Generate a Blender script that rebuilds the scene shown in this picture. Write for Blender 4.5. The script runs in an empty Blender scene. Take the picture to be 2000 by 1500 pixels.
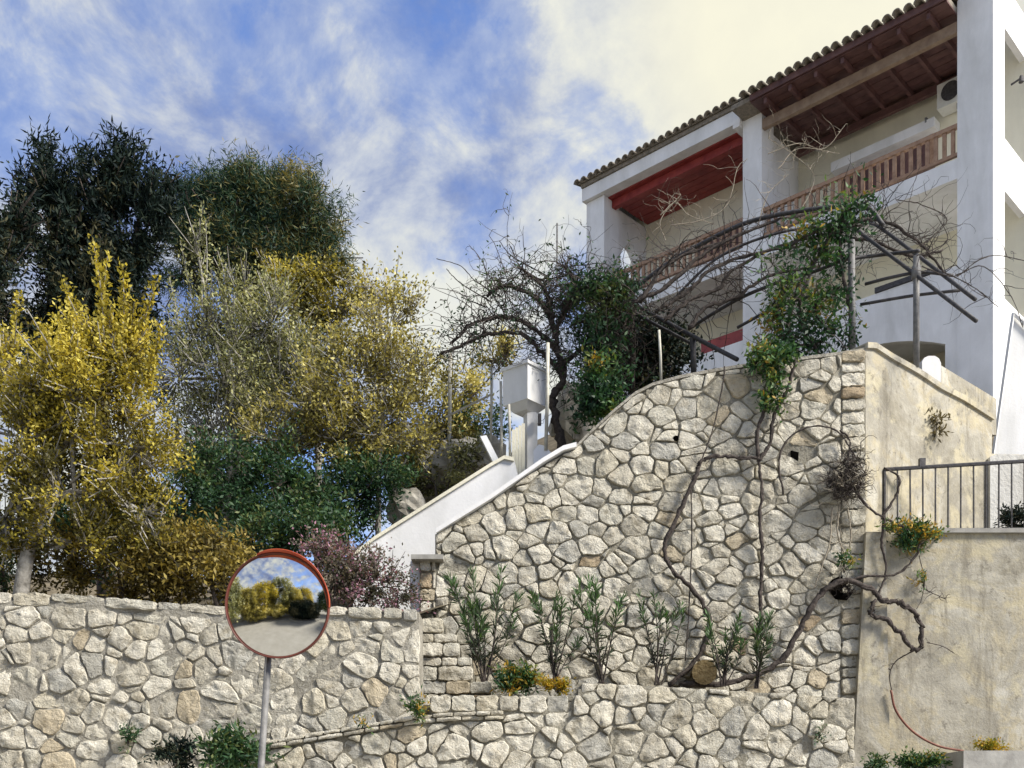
import bpy, math, random
import numpy as np
from mathutils import Vector, noise
random.seed(7); RS = np.random.RandomState(7)
R = math.radians
scene = bpy.context.scene
COL = scene.collection

# ------------------------------------------------------------------ camera, sky, sun, exposure
EYE, F = 1.6, 2100.0
cam = bpy.data.objects.new('camera', bpy.data.cameras.new('camera')); COL.objects.link(cam)
cam.location = (0, 0, EYE); cam.rotation_euler = (R(90), 0, 0)
cam.data.sensor_width = 36; cam.data.lens = 36 * F / 2000; cam.data.shift_y = 0.425
cam.data.clip_start = 0.05; cam.data.clip_end = 1500
scene.camera = cam
SUN_AZ, SUN_EL = 117, 40                     # degrees right of the view axis, above the horizon
w = bpy.data.worlds.new('World'); scene.world = w; w.use_nodes = True
nt = w.node_tree; nt.nodes.clear()
def N(nt, t, **k):
    n = nt.nodes.new(t)
    for a, v in k.items():
        if a == 'ins':
            for i, x in v.items(): n.inputs[i].default_value = x
        else: setattr(n, a, v)
    return n
def ramp(nt, fac, stops, interp='LINEAR'):
    r = nt.nodes.new('ShaderNodeValToRGB'); r.color_ramp.interpolation = interp
    e = r.color_ramp.elements
    while len(e) < len(stops): e.new(0.5)
    for el, (p, c) in zip(e, stops):
        el.position = p; el.color = (*c, 1) if len(c) == 3 else c
    nt.links.new(fac, r.inputs[0]); return r.outputs[0]
L = nt.links.new
sky = N(nt, 'ShaderNodeTexSky', sky_type='NISHITA', sun_disc=False, sun_elevation=R(SUN_EL), sun_rotation=R(SUN_AZ),
        air_density=1.0, dust_density=0.3, ozone_density=2.5)
tc = N(nt, 'ShaderNodeTexCoord')
mp = N(nt, 'ShaderNodeMapping'); mp.inputs['Scale'].default_value = (1.0, 1.0, 1.35); mp.inputs['Rotation'].default_value = (0.2, 0.5, 0.3)
mp.inputs['Location'].default_value = (0.03045, 6.1014, 3.0411)
L(tc.outputs['Generated'], mp.inputs[0])
n1 = N(nt, 'ShaderNodeTexNoise', ins={'Scale': 2.6, 'Detail': 9, 'Roughness': 0.56, 'Distortion': 0.35}); L(mp.outputs[0], n1.inputs[0])
n2 = N(nt, 'ShaderNodeTexNoise', ins={'Scale': 9.0, 'Detail': 9, 'Roughness': 0.62, 'Distortion': 0.3}); L(mp.outputs[0], n2.inputs[0])
n3 = N(nt, 'ShaderNodeTexNoise', ins={'Scale': 4.2, 'Detail': 8, 'Roughness': 0.6, 'Distortion': 0.6}); mp3 = N(nt, 'ShaderNodeVectorMath', operation='ADD'); mp3.inputs[1].default_value = (4.7, 8.1, 2.2); L(mp.outputs[0], mp3.inputs[0]); L(mp3.outputs[0], n3.inputs[0])
cov = N(nt, 'ShaderNodeMath', operation='MULTIPLY_ADD', ins={1: 0.55}); L(n2.outputs[0], cov.inputs[0]); L(n1.outputs[0], cov.inputs[2])
tsum = N(nt, 'ShaderNodeMath', operation='MULTIPLY_ADD', ins={1: 0.8}); L(n2.outputs[0], tsum.inputs[0]); L(n3.outputs[0], tsum.inputs[2]); th = N(nt, 'ShaderNodeMath', operation='MULTIPLY', ins={1: 0.5556}); L(tsum.outputs[0], th.inputs[0])
# cream glow of a bright cloud: angle to the cloud's centre
az, el = R(16.5), R(36)                        # the thin bright cloud over the roof
sd = (math.sin(az) * math.cos(el), math.cos(az) * math.cos(el), math.sin(el))
dot = N(nt, 'ShaderNodeVectorMath', operation='DOT_PRODUCT'); dot.inputs[1].default_value = sd
nrm = N(nt, 'ShaderNodeVectorMath', operation='NORMALIZE'); L(tc.outputs['Generated'], nrm.inputs[0]); L(nrm.outputs[0], dot.inputs[0])
glow = ramp(nt, dot.outputs['Value'], [(0.962, (0, 0, 0)), (0.985, (.3, .3, .3)), (0.996, (.9, .9, .9))], 'EASE')
c2 = N(nt, 'ShaderNodeMath', operation='MULTIPLY_ADD', ins={1: 0.2}); L(glow, c2.inputs[0]); L(cov.outputs[0], c2.inputs[2])
mask = ramp(nt, c2.outputs[0], [(0.57, (0, 0, 0)), (0.69, (.5, .5, .5)), (0.82, (1, 1, 1))], 'EASE')
tone = ramp(nt, th.outputs[0], [(0.41, (.80, 1.02, 1.85)), (0.47, (1.35, 1.62, 2.4)), (0.52, (2.2, 2.4, 2.8)), (0.585, (3.3, 3.35, 3.1))])
warm = N(nt, 'ShaderNodeMix', data_type='RGBA'); L(glow, warm.inputs[0]); L(tone, warm.inputs[6]); warm.inputs[7].default_value = (3.9, 3.75, 2.95, 1)
skyb = N(nt, 'ShaderNodeMix', data_type='RGBA', blend_type='MULTIPLY'); skyb.inputs[0].default_value = 1.0
L(sky.outputs[0], skyb.inputs[6]); skyb.inputs[7].default_value = (0.72, 0.78, 1.0, 1)
mx = N(nt, 'ShaderNodeMix', data_type='RGBA'); L(mask, mx.inputs[0]); L(skyb.outputs[2], mx.inputs[6]); L(warm.outputs[2], mx.inputs[7])
bg = N(nt, 'ShaderNodeBackground'); bg.inputs[1].default_value = 0.10; L(mx.outputs[2], bg.inputs[0])
out = N(nt, 'ShaderNodeOutputWorld'); L(bg.outputs[0], out.inputs[0])
az, el = R(SUN_AZ), R(SUN_EL)
sdir = Vector((math.sin(az) * math.cos(el), math.cos(az) * math.cos(el), math.sin(el)))
sl = bpy.data.lights.new('sun', 'SUN'); sl.energy = 2.9; sl.angle = R(14); sl.color = (1.0, 0.94, 0.84)
sun = bpy.data.objects.new('sun', sl); COL.objects.link(sun); sun.rotation_euler = sdir.to_track_quat('Z', 'Y').to_euler()
sun.location = (10, 10, 40)
vs = scene.view_settings; vs.view_transform = 'Standard'; vs.look = 'None'; vs.gamma = 1; vs.use_curve_mapping = False
vs.exposure = 1.35
scene.cycles.max_bounces = 6; scene.cycles.transparent_max_bounces = 8

# ------------------------------------------------------------------ helpers
def P(px, py, D): return Vector(((px - 1000) / F * D, D, EYE + (1600 - py) / F * D))
def root(name, label, cat, loc, group=None):
    o = bpy.data.objects.new(name, None); COL.objects.link(o); o.location = loc; o.empty_display_size = .1
    o['label'] = label; o['category'] = cat
    if group: o['group'] = group
    return o
def tag(o, label, cat, group=None):
    o['label'] = label; o['category'] = cat
    if group: o['group'] = group
    return o
def top_of(o):
    v = Vector((0, 0, 0))
    while o: v = v + Vector(o.location); o = o.parent
    return v
def mesh_obj(name, verts, faces, mat, parent=None, smooth=False, kind=None):
    """verts in world coordinates; kept relative to the parent, or to the mesh's own base when top-level"""
    V = np.array([tuple(v) for v in verts], dtype=np.float64)
    off = np.array(top_of(parent)) if parent else np.array([(V[:, 0].min() + V[:, 0].max()) / 2, (V[:, 1].min() + V[:, 1].max()) / 2, V[:, 2].min()])
    me = bpy.data.meshes.new(name); me.from_pydata((V - off).tolist(), [], faces); me.materials.append(mat)
    if smooth: me.polygons.foreach_set('use_smooth', [True] * len(me.polygons))
    o = bpy.data.objects.new(name, me); COL.objects.link(o)
    if parent: o.parent = parent
    else: o.location = off
    if kind: o['kind'] = kind
    return o
class MB:
    def __init__(s): s.v = []; s.f = []
    def hexa(s, c):                       # 8 corners: bottom loop then top loop
        b = len(s.v); s.v += [tuple(x) for x in c]
        s.f += [tuple(b + i for i in q) for q in ((3, 2, 1, 0), (4, 5, 6, 7), (0, 1, 5, 4), (1, 2, 6, 5), (2, 3, 7, 6), (3, 0, 4, 7))]
    def box(s, x0, x1, y0, y1, z0, z1):
        s.hexa([(x0, y0, z0), (x1, y0, z0), (x1, y1, z0), (x0, y1, z0), (x0, y0, z1), (x1, y0, z1), (x1, y1, z1), (x0, y1, z1)])
    def tube(s, pts, rad, n=6, cap=True):
        pts = [Vector(p) for p in pts]; m = len(pts)
        if not hasattr(rad, '__len__'): rad = [rad] * m
        b = len(s.v); up = Vector((0.13, 0.31, 0.94))
        for i, p in enumerate(pts):
            t = (pts[min(i + 1, m - 1)] - pts[max(i - 1, 0)]).normalized()
            a = t.cross(up)
            if a.length < .05: a = t.cross(Vector((1, 0, 0)))
            a.normalize(); c = t.cross(a)
            for k in range(n):
                th = 2 * math.pi * k / n
                s.v.append(tuple(p + (a * math.cos(th) + c * math.sin(th)) * rad[i]))
        for i in range(m - 1):
            for k in range(n):
                k2 = (k + 1) % n
                s.f.append((b + i * n + k, b + i * n + k2, b + (i + 1) * n + k2, b + (i + 1) * n + k))
        if cap:
            s.f.append(tuple(b + k for k in reversed(range(n)))); s.f.append(tuple(b + (m - 1) * n + k for k in range(n)))
    def prism(s, poly3, d):               # planar polygon (world points) extruded along vector d
        b = len(s.v); n = len(poly3); d = Vector(d)
        s.v += [tuple(p) for p in poly3] + [tuple(Vector(p) + d) for p in poly3]
        s.f.append(tuple(b + i for i in range(n))); s.f.append(tuple(b + n + i for i in reversed(range(n))))
        for i in range(n):
            j = (i + 1) % n; s.f.append((b + i, b + n + i, b + n + j, b + j))
    def build(s, name, mat, parent=None, smooth=False, kind=None): return mesh_obj(name, s.v, s.f, mat, parent, smooth, kind)
def spline(pts, k=5):
    pts = [Vector(p) for p in pts]; q = [pts[0] * 2 - pts[1]] + pts + [pts[-1] * 2 - pts[-2]]; o = []
    for i in range(1, len(q) - 2):
        for j in range(k):
            t = j / k; a, b, c, d = q[i - 1], q[i], q[i + 1], q[i + 2]
            o.append(0.5 * ((2 * b) + (c - a) * t + (2 * a - 5 * b + 4 * c - d) * t * t + (3 * b - a - 3 * c + d) * t ** 3))
    o.append(pts[-1]); return o

# ------------------------------------------------------------------ materials
def mat(name):
    m = bpy.data.materials.new(name); m.use_nodes = True; t = m.node_tree
    return m, t, t.nodes['Principled BSDF']
def coords(t, scale=1.0, rnd=False):
    c = t.nodes.new('ShaderNodeTexCoord'); s = N(t, 'ShaderNodeVectorMath', operation='SCALE'); s.inputs['Scale'].default_value = scale
    g = t.nodes.new('ShaderNodeNewGeometry'); t.links.new(g.outputs['Position'], s.inputs[0])
    if not rnd: return s.outputs[0]
    oi = t.nodes.new('ShaderNodeObjectInfo'); m = N(t, 'ShaderNodeMath', operation='MULTIPLY', ins={1: 57.0}); t.links.new(oi.outputs['Random'], m.inputs[0])
    a = N(t, 'ShaderNodeVectorMath', operation='ADD'); t.links.new(s.outputs[0], a.inputs[0]); t.links.new(m.outputs[0], a.inputs[1]); return a.outputs[0]
def nz(t, co, scale, detail=5, rough=.55, dist=0): 
    n = N(t, 'ShaderNodeTexNoise', ins={'Scale': scale, 'Detail': detail, 'Roughness': rough, 'Distortion': dist}); t.links.new(co, n.inputs[0]); return n.outputs[0]
def mixc(t, f, a, b, mode='MIX'):
    m = N(t, 'ShaderNodeMix', data_type='RGBA', blend_type=mode)
    for i, x in ((0, f), (6, a), (7, b)):
        if isinstance(x, bpy.types.NodeSocket): t.links.new(x, m.inputs[i])
        elif i == 0: m.inputs[0].default_value = x
        else: m.inputs[i].default_value = (*x, 1)
    return m.outputs[2]
def bump(t, b, h, strength, dist=.02):
    n = N(t, 'ShaderNodeBump', ins={'Strength': strength, 'Distance': dist}); t.links.new(h, n.inputs['Height']); t.links.new(n.outputs[0], b.inputs['Normal'])
def m_stone():
    m, t, b = mat('limestone'); oi = t.nodes.new('ShaderNodeObjectInfo'); co = coords(t, 1, True)
    base = ramp(t, oi.outputs['Random'], [(0, (.58, .55, .475)), (.2, (.68, .65, .57)), (.38, (.60, .58, .51)), (.52, (.74, .71, .63)), (.70, (.64, .60, .50)), (.80, (.50, .49, .45)), (.89, (.58, .51, .39)), (.93, (.76, .73, .65)), (.99, (.46, .37, .26))], 'CONSTANT')
    a = nz(t, co, 9, 7, .62); s = ramp(t, a, [(.3, (.50, .47, .41)), (.44, (.90, .88, .83)), (.6, (1.05, 1.04, 1.0)), (.75, (1.12, 1.12, 1.1))])
    c = mixc(t, 1.0, base, s, 'MULTIPLY')
    o2 = nz(t, co, 5.3, 4); c = mixc(t, ramp(t, o2, [(.58, (0, 0, 0)), (.74, (.45, .45, .45))]), c, (.50, .42, .28))
    sp = nz(t, co, 60, 3, .7); c = mixc(t, ramp(t, sp, [(.6, (0, 0, 0)), (.68, (.5, .5, .5))]), c, (.17, .16, .14))
    t.links.new(c, b.inputs['Base Color']); b.inputs['Roughness'].default_value = .9; b.inputs['Specular IOR Level'].default_value = .2
    h = mixc(t, .35, nz(t, co, 16, 8, .68, .5), nz(t, co, 55, 6, .7)); bump(t, b, h, 1.0, .07); return m
def m_mortar(name, c0, c1, c2):
    m, t, b = mat(name); co = coords(t)
    c = ramp(t, nz(t, co, 3.1, 8, .65), [(.3, c0), (.5, c1), (.7, c2)])
    g = nz(t, co, 42, 5, .7); c = mixc(t, .7, c, ramp(t, g, [(.35, (.55, .53, .5)), (.6, (1.05, 1.05, 1.05))]), 'MULTIPLY')
    t.links.new(c, b.inputs['Base Color']); b.inputs['Roughness'].default_value = .95; b.inputs['Specular IOR Level'].default_value = .1
    bump(t, b, mixc(t, .4, nz(t, co, 14, 8, .65), g), 1.0, .05); return m
def m_plaster(name, base, dirt, amt=.3, bscale=.25, vert=True):
    m, t, b = mat(name); co = coords(t)
    mp = N(t, 'ShaderNodeMapping'); mp.inputs['Scale'].default_value = (1, 1, .25 if vert else 1); t.links.new(co, mp.inputs[0])
    d = nz(t, mp.outputs[0], 1.6, 8, .62, .3)
    c = mixc(t, ramp(t, d, [(.42, (0, 0, 0)), (.72, (amt,) * 3)]), base, dirt)
    c = mixc(t, 1.0, c, ramp(t, nz(t, co, .9, 6, .6), [(.3, (.86, .86, .86)), (.6, (1.02, 1.02, 1.02))]), 'MULTIPLY')
    t.links.new(c, b.inputs['Base Color']); b.inputs['Roughness'].default_value = .85; b.inputs['Specular IOR Level'].default_value = .25
    bump(t, b, nz(t, co, 30, 7, .6), bscale, .02); return m
def m_oldplaster():
    m, t, b = mat('old stained render'); co = coords(t)
    c = ramp(t, nz(t, co, .9, 9, .66, .6), [(.34, (.17, .155, .12)), (.43, (.31, .285, .225)), (.50, (.42, .395, .33)), (.55, (.42, .37, .26)), (.60, (.46, .435, .365)), (.70, (.56, .54, .48))])
    c = mixc(t, ramp(t, nz(t, co, 2.6, 9, .72, .9), [(.46, (0, 0, 0)), (.55, (.6, .6, .6)), (.8, (.85, .85, .85))]), c, (.29, .27, .225))
    c = mixc(t, ramp(t, nz(t, co, 1.9, 8, .7, .4), [(.52, (0, 0, 0)), (.59, (.5, .5, .5)), (.75, (.7, .7, .7))]), c, (.54, .48, .32))
    mv = N(t, 'ShaderNodeMapping'); mv.inputs['Scale'].default_value = (3.2, 3.2, .5); t.links.new(co, mv.inputs[0])
    c = mixc(t, ramp(t, nz(t, mv.outputs[0], 2.0, 8, .7, .3), [(.53, (0, 0, 0)), (.66, (.65, .65, .65))]), c, (.19, .17, .13))
    c = mixc(t, ramp(t, nz(t, co, 8, 9, .78, .2), [(.56, (0, 0, 0)), (.63, (.65, .65, .65))]), c, (.14, .125, .10))
    t.links.new(c, b.inputs['Base Color']); b.inputs['Roughness'].default_value = .92; b.inputs['Specular IOR Level'].default_value = .15
    bump(t, b, mixc(t, .25, nz(t, co, 3.5, 10, .62), nz(t, co, 40, 5, .65)), .45, .05); return m
def m_simple(name, c0, c1, scale=8, rough=.7, metal=0, bs=.2, spec=.4, rnd=False, stretch=None):
    m, t, b = mat(name); co = coords(t, 1, rnd)
    if stretch: mp = N(t, 'ShaderNodeMapping'); mp.inputs['Scale'].default_value = stretch; t.links.new(co, mp.inputs[0]); co = mp.outputs[0]
    n = nz(t, co, scale, 7, .62); c = ramp(t, n, [(.32, c0), (.66, c1)])
    t.links.new(c, b.inputs['Base Color']); b.inputs['Roughness'].default_value = rough; b.inputs['Metallic'].default_value = metal
    b.inputs['Specular IOR Level'].default_value = spec
    if bs: bump(t, b, n, bs, .02)
    return m
def m_leaf(name, stops, trans=.35, rough=.55, spec=.35):
    m, t, b = mat(name); at = N(t, 'ShaderNodeAttribute', attribute_name='tone')
    c = ramp(t, at.outputs['Fac'], stops); t.links.new(c, b.inputs['Base Color']); b.inputs['Roughness'].default_value = rough
    b.inputs['Specular IOR Level'].default_value = spec
    tr = N(t, 'ShaderNodeBsdfTranslucent'); cc = mixc(t, 1.0, c, (1.25, 1.15, .6), 'MULTIPLY'); t.links.new(cc, tr.inputs[0])
    mx = N(t, 'ShaderNodeMixShader'); mx.inputs[0].default_value = trans
    t.links.new(b.outputs[0], mx.inputs[1]); t.links.new(tr.outputs[0], mx.inputs[2]); t.links.new(mx.outputs[0], t.nodes['Material Output'].inputs[0]); return m
STONE = m_stone()
MORTAR = m_mortar('lime mortar', (.20, .185, .15), (.32, .30, .245), (.44, .415, .345))
MORTAR2 = m_mortar('smeared mortar', (.26, .245, .205), (.38, .36, .31), (.50, .475, .41))
WHITE = m_plaster('white paint', (.86, .86, .86), (.52, .52, .49), .62, .12)
CREAM = m_plaster('cream paint', (.84, .80, .64), (.58, .54, .42), .4)
OLDP = m_oldplaster()
GREYP = m_plaster('weathered white render', (.72, .71, .67), (.36, .34, .29), .95, .5)
WOODR = m_simple('red stained boards', (.20, .026, .026), (.33, .055, .045), 5, .5, 0, .3, .4, True, (1, 1, 1))
WOODD = m_simple('dark brown boards', (.075, .035, .035), (.15, .075, .065), 5, .55, 0, .3, .4, True)
WOODB = m_simple('light brown beam', (.21, .14, .095), (.34, .25, .175), 6, .5, 0, .3)
WOODRAIL = m_simple('brown railing wood', (.25, .145, .09), (.42, .27, .175), 9, .55, 0, .3, .4, True)
TILE = m_simple('weathered roof tile', (.15, .135, .11), (.31, .27, .22), 14, .85, 0, .5, .2, True)
IRON = m_simple('dark iron', (.035, .035, .04), (.09, .085, .085), 22, .6, .3, .3)
STEEL = m_simple('weathered grey steel', (.12, .12, .12), (.22, .215, .21), 20, .65, .1, .25)
PALEPOLE = m_simple('pale painted pole', (.42, .40, .33), (.62, .60, .52), 15, .7)
CAP = m_simple('grey slab', (.24, .23, .21), (.36, .35, .32), 9, .9)
CONC = m_simple('rough concrete', (.27, .26, .24), (.42, .41, .38), 6, .9, 0, .6)
BARK = m_simple('grey bark', (.16, .15, .13), (.42, .40, .36), 14, .9, 0, .8, .2)
DBARK = m_simple('dark bark', (.045, .036, .03), (.12, .10, .085), 16, .9, 0, .8, .2)
VINE = m_simple('vine bark', (.028, .022, .02), (.09, .075, .066), 30, .85, 0, .7, .2)
PVINE = m_simple('pale dry vine', (.20, .17, .13), (.36, .32, .25), 30, .85, 0, .5, .2)
SOIL = m_simple('soil and leaf litter', (.06, .05, .035), (.19, .16, .11), 3, .95, 0, .8, .1)
ROCK = m_simple('hillside rock', (.26, .24, .20), (.62, .59, .52), 5.5, .95, 0, 1.0, .1)
ROAD = m_simple('pale worn asphalt', (.30, .285, .25), (.38, .365, .33), 1.4, .9, 0, .3, .2)
ORANGE = m_simple('faded orange paint', (.42, .06, .025), (.60, .12, .05), 9, .5, 0, .1)
RIMC = m_simple('dull red rim', (.09, .028, .022), (.17, .045, .03), 9, .5, 0, .1)
HOLE_SHADE = m_simple('painted hole shade', (.002, .002, .002), (.006, .005, .004), 9, 1, 0, .2, 0)  # near-black colour painted in for the shade inside wall holes
CABLE = m_simple('rusty red hose', (.13, .045, .03), (.22, .08, .05), 12, .6)
OCHRE = m_simple('ochre log end', (.20, .14, .06), (.38, .29, .15), 25, .9, 0, .8)
ACW = m_simple('off white casing', (.62, .62, .58), (.70, .70, .66), 9, .5)
m, t, b = mat('mirror glass'); b.inputs['Metallic'].default_value = 1; b.inputs['Roughness'].default_value = .05; b.inputs['Base Color'].default_value = (.78, .78, .75, 1); MIRROR = m
YELL = m_leaf('yellow green leaves', [(0, (.07, .065, .018)), (.25, (.17, .15, .03)), (.5, (.34, .29, .045)), (.75, (.52, .44, .06)), (1, (.66, .56, .12))], .36)
OLIVE = m_leaf('olive leaves', [(0, (.05, .052, .025)), (.4, (.14, .15, .065)), (.75, (.32, .33, .15)), (1, (.50, .49, .24))], .3)
GOLD = m_leaf('golden leaves', [(0, (.09, .075, .025)), (.35, (.20, .18, .055)), (.7, (.48, .43, .12)), (1, (.70, .63, .26))], .35)
DARK = m_leaf('dark evergreen leaves', [(0, (.006, .012, .012)), (.5, (.014, .026, .020)), (.85, (.035, .045, .028)), (1, (.08, .075, .04))], .08, .6, .12)
PINE = m_leaf('pine needles', [(0, (.012, .035, .026)), (.5, (.025, .07, .04)), (.78, (.09, .11, .045)), (1, (.27, .23, .08))], .25)
GREEN = m_leaf('fresh green leaves', [(0, (.012, .04, .018)), (.45, (.035, .10, .035)), (.75, (.10, .18, .05)), (.9, (.22, .22, .05)), (1, (.42, .26, .03))], .3)
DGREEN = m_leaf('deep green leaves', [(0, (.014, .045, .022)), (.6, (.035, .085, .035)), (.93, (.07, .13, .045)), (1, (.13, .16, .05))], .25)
RUST = m_leaf('rusty orange leaves', [(0, (.05, .045, .018)), (.5, (.17, .135, .035)), (.8, (.30, .23, .05)), (1, (.42, .34, .09))], .35)
BOUG = m_leaf('bougainvillea bracts', [(0, (.045, .05, .03)), (.5, (.12, .105, .08)), (.72, (.26, .22, .19)), (.88, (.24, .09, .16)), (1, (.45, .25, .34))], .35)
OLEA = m_leaf('oleander leaves', [(0, (.03, .035, .028)), (.5, (.055, .075, .045)), (1, (.08, .17, .05))], .25)
ORNG = m_leaf('orange green groundcover', [(0, (.10, .13, .02)), (.5, (.26, .24, .02)), (1, (.50, .30, .02))], .3)
DRY = m_leaf('dry leaves', [(0, (.12, .10, .06)), (1, (.38, .33, .22))], .3)

# ------------------------------------------------------------------ foliage
def unit(n):
    v = RS.normal(size=(n, 3)); return v / np.linalg.norm(v, axis=1, keepdims=True)
def leaf_mesh(name, pos, dirs, length, width, mat_, parent, tone=None, kind=None):
    """one folded four-cornered leaf per row of pos"""
    n = len(pos); Ld = np.asarray(length).reshape(-1, 1) * np.ones((n, 1)); W = np.asarray(width).reshape(-1, 1) * np.ones((n, 1))
    side = np.cross(dirs, unit(n)); side /= np.linalg.norm(side, axis=1, keepdims=True) + 1e-9
    nn = np.cross(side, dirs)
    a = pos; c = pos + dirs * Ld + nn * Ld * .12; mid = pos + dirs * Ld * .45 + nn * Ld * .1
    V = np.stack([a, mid + side * W * .5, c, mid - side * W * .5], 1).reshape(-1, 3)
    off = np.array(top_of(parent)) if parent else np.array([V[:, 0].mean(), V[:, 1].mean(), V[:, 2].min()])
    me = bpy.data.meshes.new(name); me.vertices.add(4 * n); me.vertices.foreach_set('co', (V - off).astype(np.float32).ravel())
    me.loops.add(4 * n); me.loops.foreach_set('vertex_index', np.arange(4 * n, dtype=np.int32))
    me.polygons.add(n); me.polygons.foreach_set('loop_start', np.arange(0, 4 * n, 4, dtype=np.int32)); me.polygons.foreach_set('loop_total', np.full(n, 4, dtype=np.int32))
    me.update(calc_edges=True)
    at = me.attributes.new('tone', 'FLOAT', 'FACE'); at.data.foreach_set('value', (RS.rand(n) if tone is None else np.clip(tone, 0, 1)).astype(np.float32))
    me.materials.append(mat_); o = bpy.data.objects.new(name, me); COL.objects.link(o)
    if parent: o.parent = parent
    else: o.location = off
    if kind: o['kind'] = kind
    return o
DENS = .6
def crown_points(blobs, D, per, tw_len, up=.4, spread=.5, shell=.55, clump=.25, gap=.0):
    """blobs: (px, py, rx_px, ry_px, n_twigs[, dD]). Returns leaf positions, directions, tone and the twigs"""
    Ps, Ds, Ts, tw = [], [], [], []
    for bl in blobs:
        px, py, rx, ry, n = bl[:5]; n = int(n * DENS); tsh = bl[6] if len(bl) > 6 else 0; d = D + (bl[5] if len(bl) > 5 else 0)
        c = np.array(P(px, py, d)); r = np.array([rx / F * d, min(rx, ry * 1.2) / F * d * .8, ry / F * d])
        k_ = max(4, n // 16); uc = unit(k_); rc = shell * .8 + (1.05 - shell * .8) * RS.rand(k_, 1) ** .7; pick = RS.randint(0, k_, n)
        q = (uc * rc)[pick] + RS.normal(size=(n, 3)) * (.07 + .09 * RS.rand(k_, 1)[pick]); rad = np.linalg.norm(q, axis=1, keepdims=True); u = q / (rad + 1e-9); rad = np.minimum(rad, 1.3)
        clt = RS.normal(size=k_)[pick] * .2 + tsh
        # lumpy silhouette
        lump = np.array([noise.noise(Vector(x * 2.2 + c)) for x in u]).reshape(-1, 1)
        st = c + u * rad * r * (1 + .45 * lump) * .76
        dr = u * (1 - up) + np.array([0, 0, up]) + unit(n) * spread; dr /= np.linalg.norm(dr, axis=1, keepdims=True)
        ln = tw_len * (.5 + RS.rand(n, 1)); tt = np.clip(.5 + clt + lump[:, 0] * .6 + RS.normal(size=n) * .2, 0, 1)
        k = per; f = (np.arange(k) + .5) / k
        pos = st[:, None, :] + dr[:, None, :] * ln[:, None, :] * f[None, :, None] + RS.normal(size=(n, k, 3)) * tw_len * clump * .35
        dd = dr[:, None, :] * .6 + unit(n * k).reshape(n, k, 3) * 1.1
        dd /= np.linalg.norm(dd, axis=2, keepdims=True)
        Ps.append(pos.reshape(-1, 3)); Ds.append(dd.reshape(-1, 3)); Ts.append(np.repeat(tt, k) + RS.normal(size=n * k) * .13)
        tw.append((st, dr, ln, c))
    return np.concatenate(Ps), np.concatenate(Ds), np.concatenate(Ts), tw
def wander(p, d, ln, segs=6, curl=.35, grav=0.0):
    p = Vector(p); d = Vector(d).normalized(); o = [p.copy()]
    for _ in range(segs):
        d = (d + Vector((random.gauss(0, curl), random.gauss(0, curl), random.gauss(0, curl) - grav))).normalized()
        p = p + d * ln / segs; o.append(p.copy())
    return o
def tree(name, label, cat, base, blobs, D, leafmat, barkmat, ll, lw, per=9, twl=.35, up=.4, spread=.5, shell=.5, trunk_r=.07, tr_path=None, twigs=60, limbs=4, group=None, crown='crown', tone_shift=0, clump=.25):
    rt = root(name, label, cat, base, group)
    pos, dr, tn, tw = crown_points(blobs, D, per, twl, up, spread, shell, clump)
    leaf_mesh(crown, pos, dr, ll * (.6 + .8 * RS.rand(len(pos))), lw * (.7 + .6 * RS.rand(len(pos))), leafmat, rt, tn + tone_shift)
    mb = MB(); base = Vector(base)
    path = [base] + [Vector(q) for q in (tr_path or [])]
    tops = [Vector(x[3]) for x in tw]
    if not tr_path: path = [base, base.lerp(tops[0], .5) + Vector((random.uniform(-.1, .1), 0, 0)), tops[0]]
    sp = spline(path, 6); mb.tube(sp, [trunk_r * (1 - .6 * i / len(sp)) for i in range(len(sp))], 8)
    mb.build('trunk', barkmat, rt, True)
    mb = MB(); hub = sp[int(len(sp) * .6)]
    for (st, d, ln, c) in tw:
        c = Vector(c); s0 = sp[int(len(sp) * random.uniform(.45, .9))]
        mid = s0.lerp(c, .5) + Vector((random.uniform(-.15, .15), 0, random.uniform(-.1, .2)))
        mb.tube(spline([s0, mid, c], 5), [trunk_r * .45 * (1 - .06 * i) for i in range(11)], 5)
        for _ in range(min(twigs, len(st))):
            i = random.randrange(len(st)); a = Vector(st[i]); e = a + Vector(d[i]) * float(ln[i][0]) * .95
            a0 = c.lerp(a, random.uniform(.2, .6))
            q = spline([a0, a, e], 3); mb.tube(q, [max(.006, trunk_r * .14) * (1 - .1 * j) for j in range(len(q))], 3, False)
    mb.build('branches', barkmat, rt)
    return rt

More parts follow.
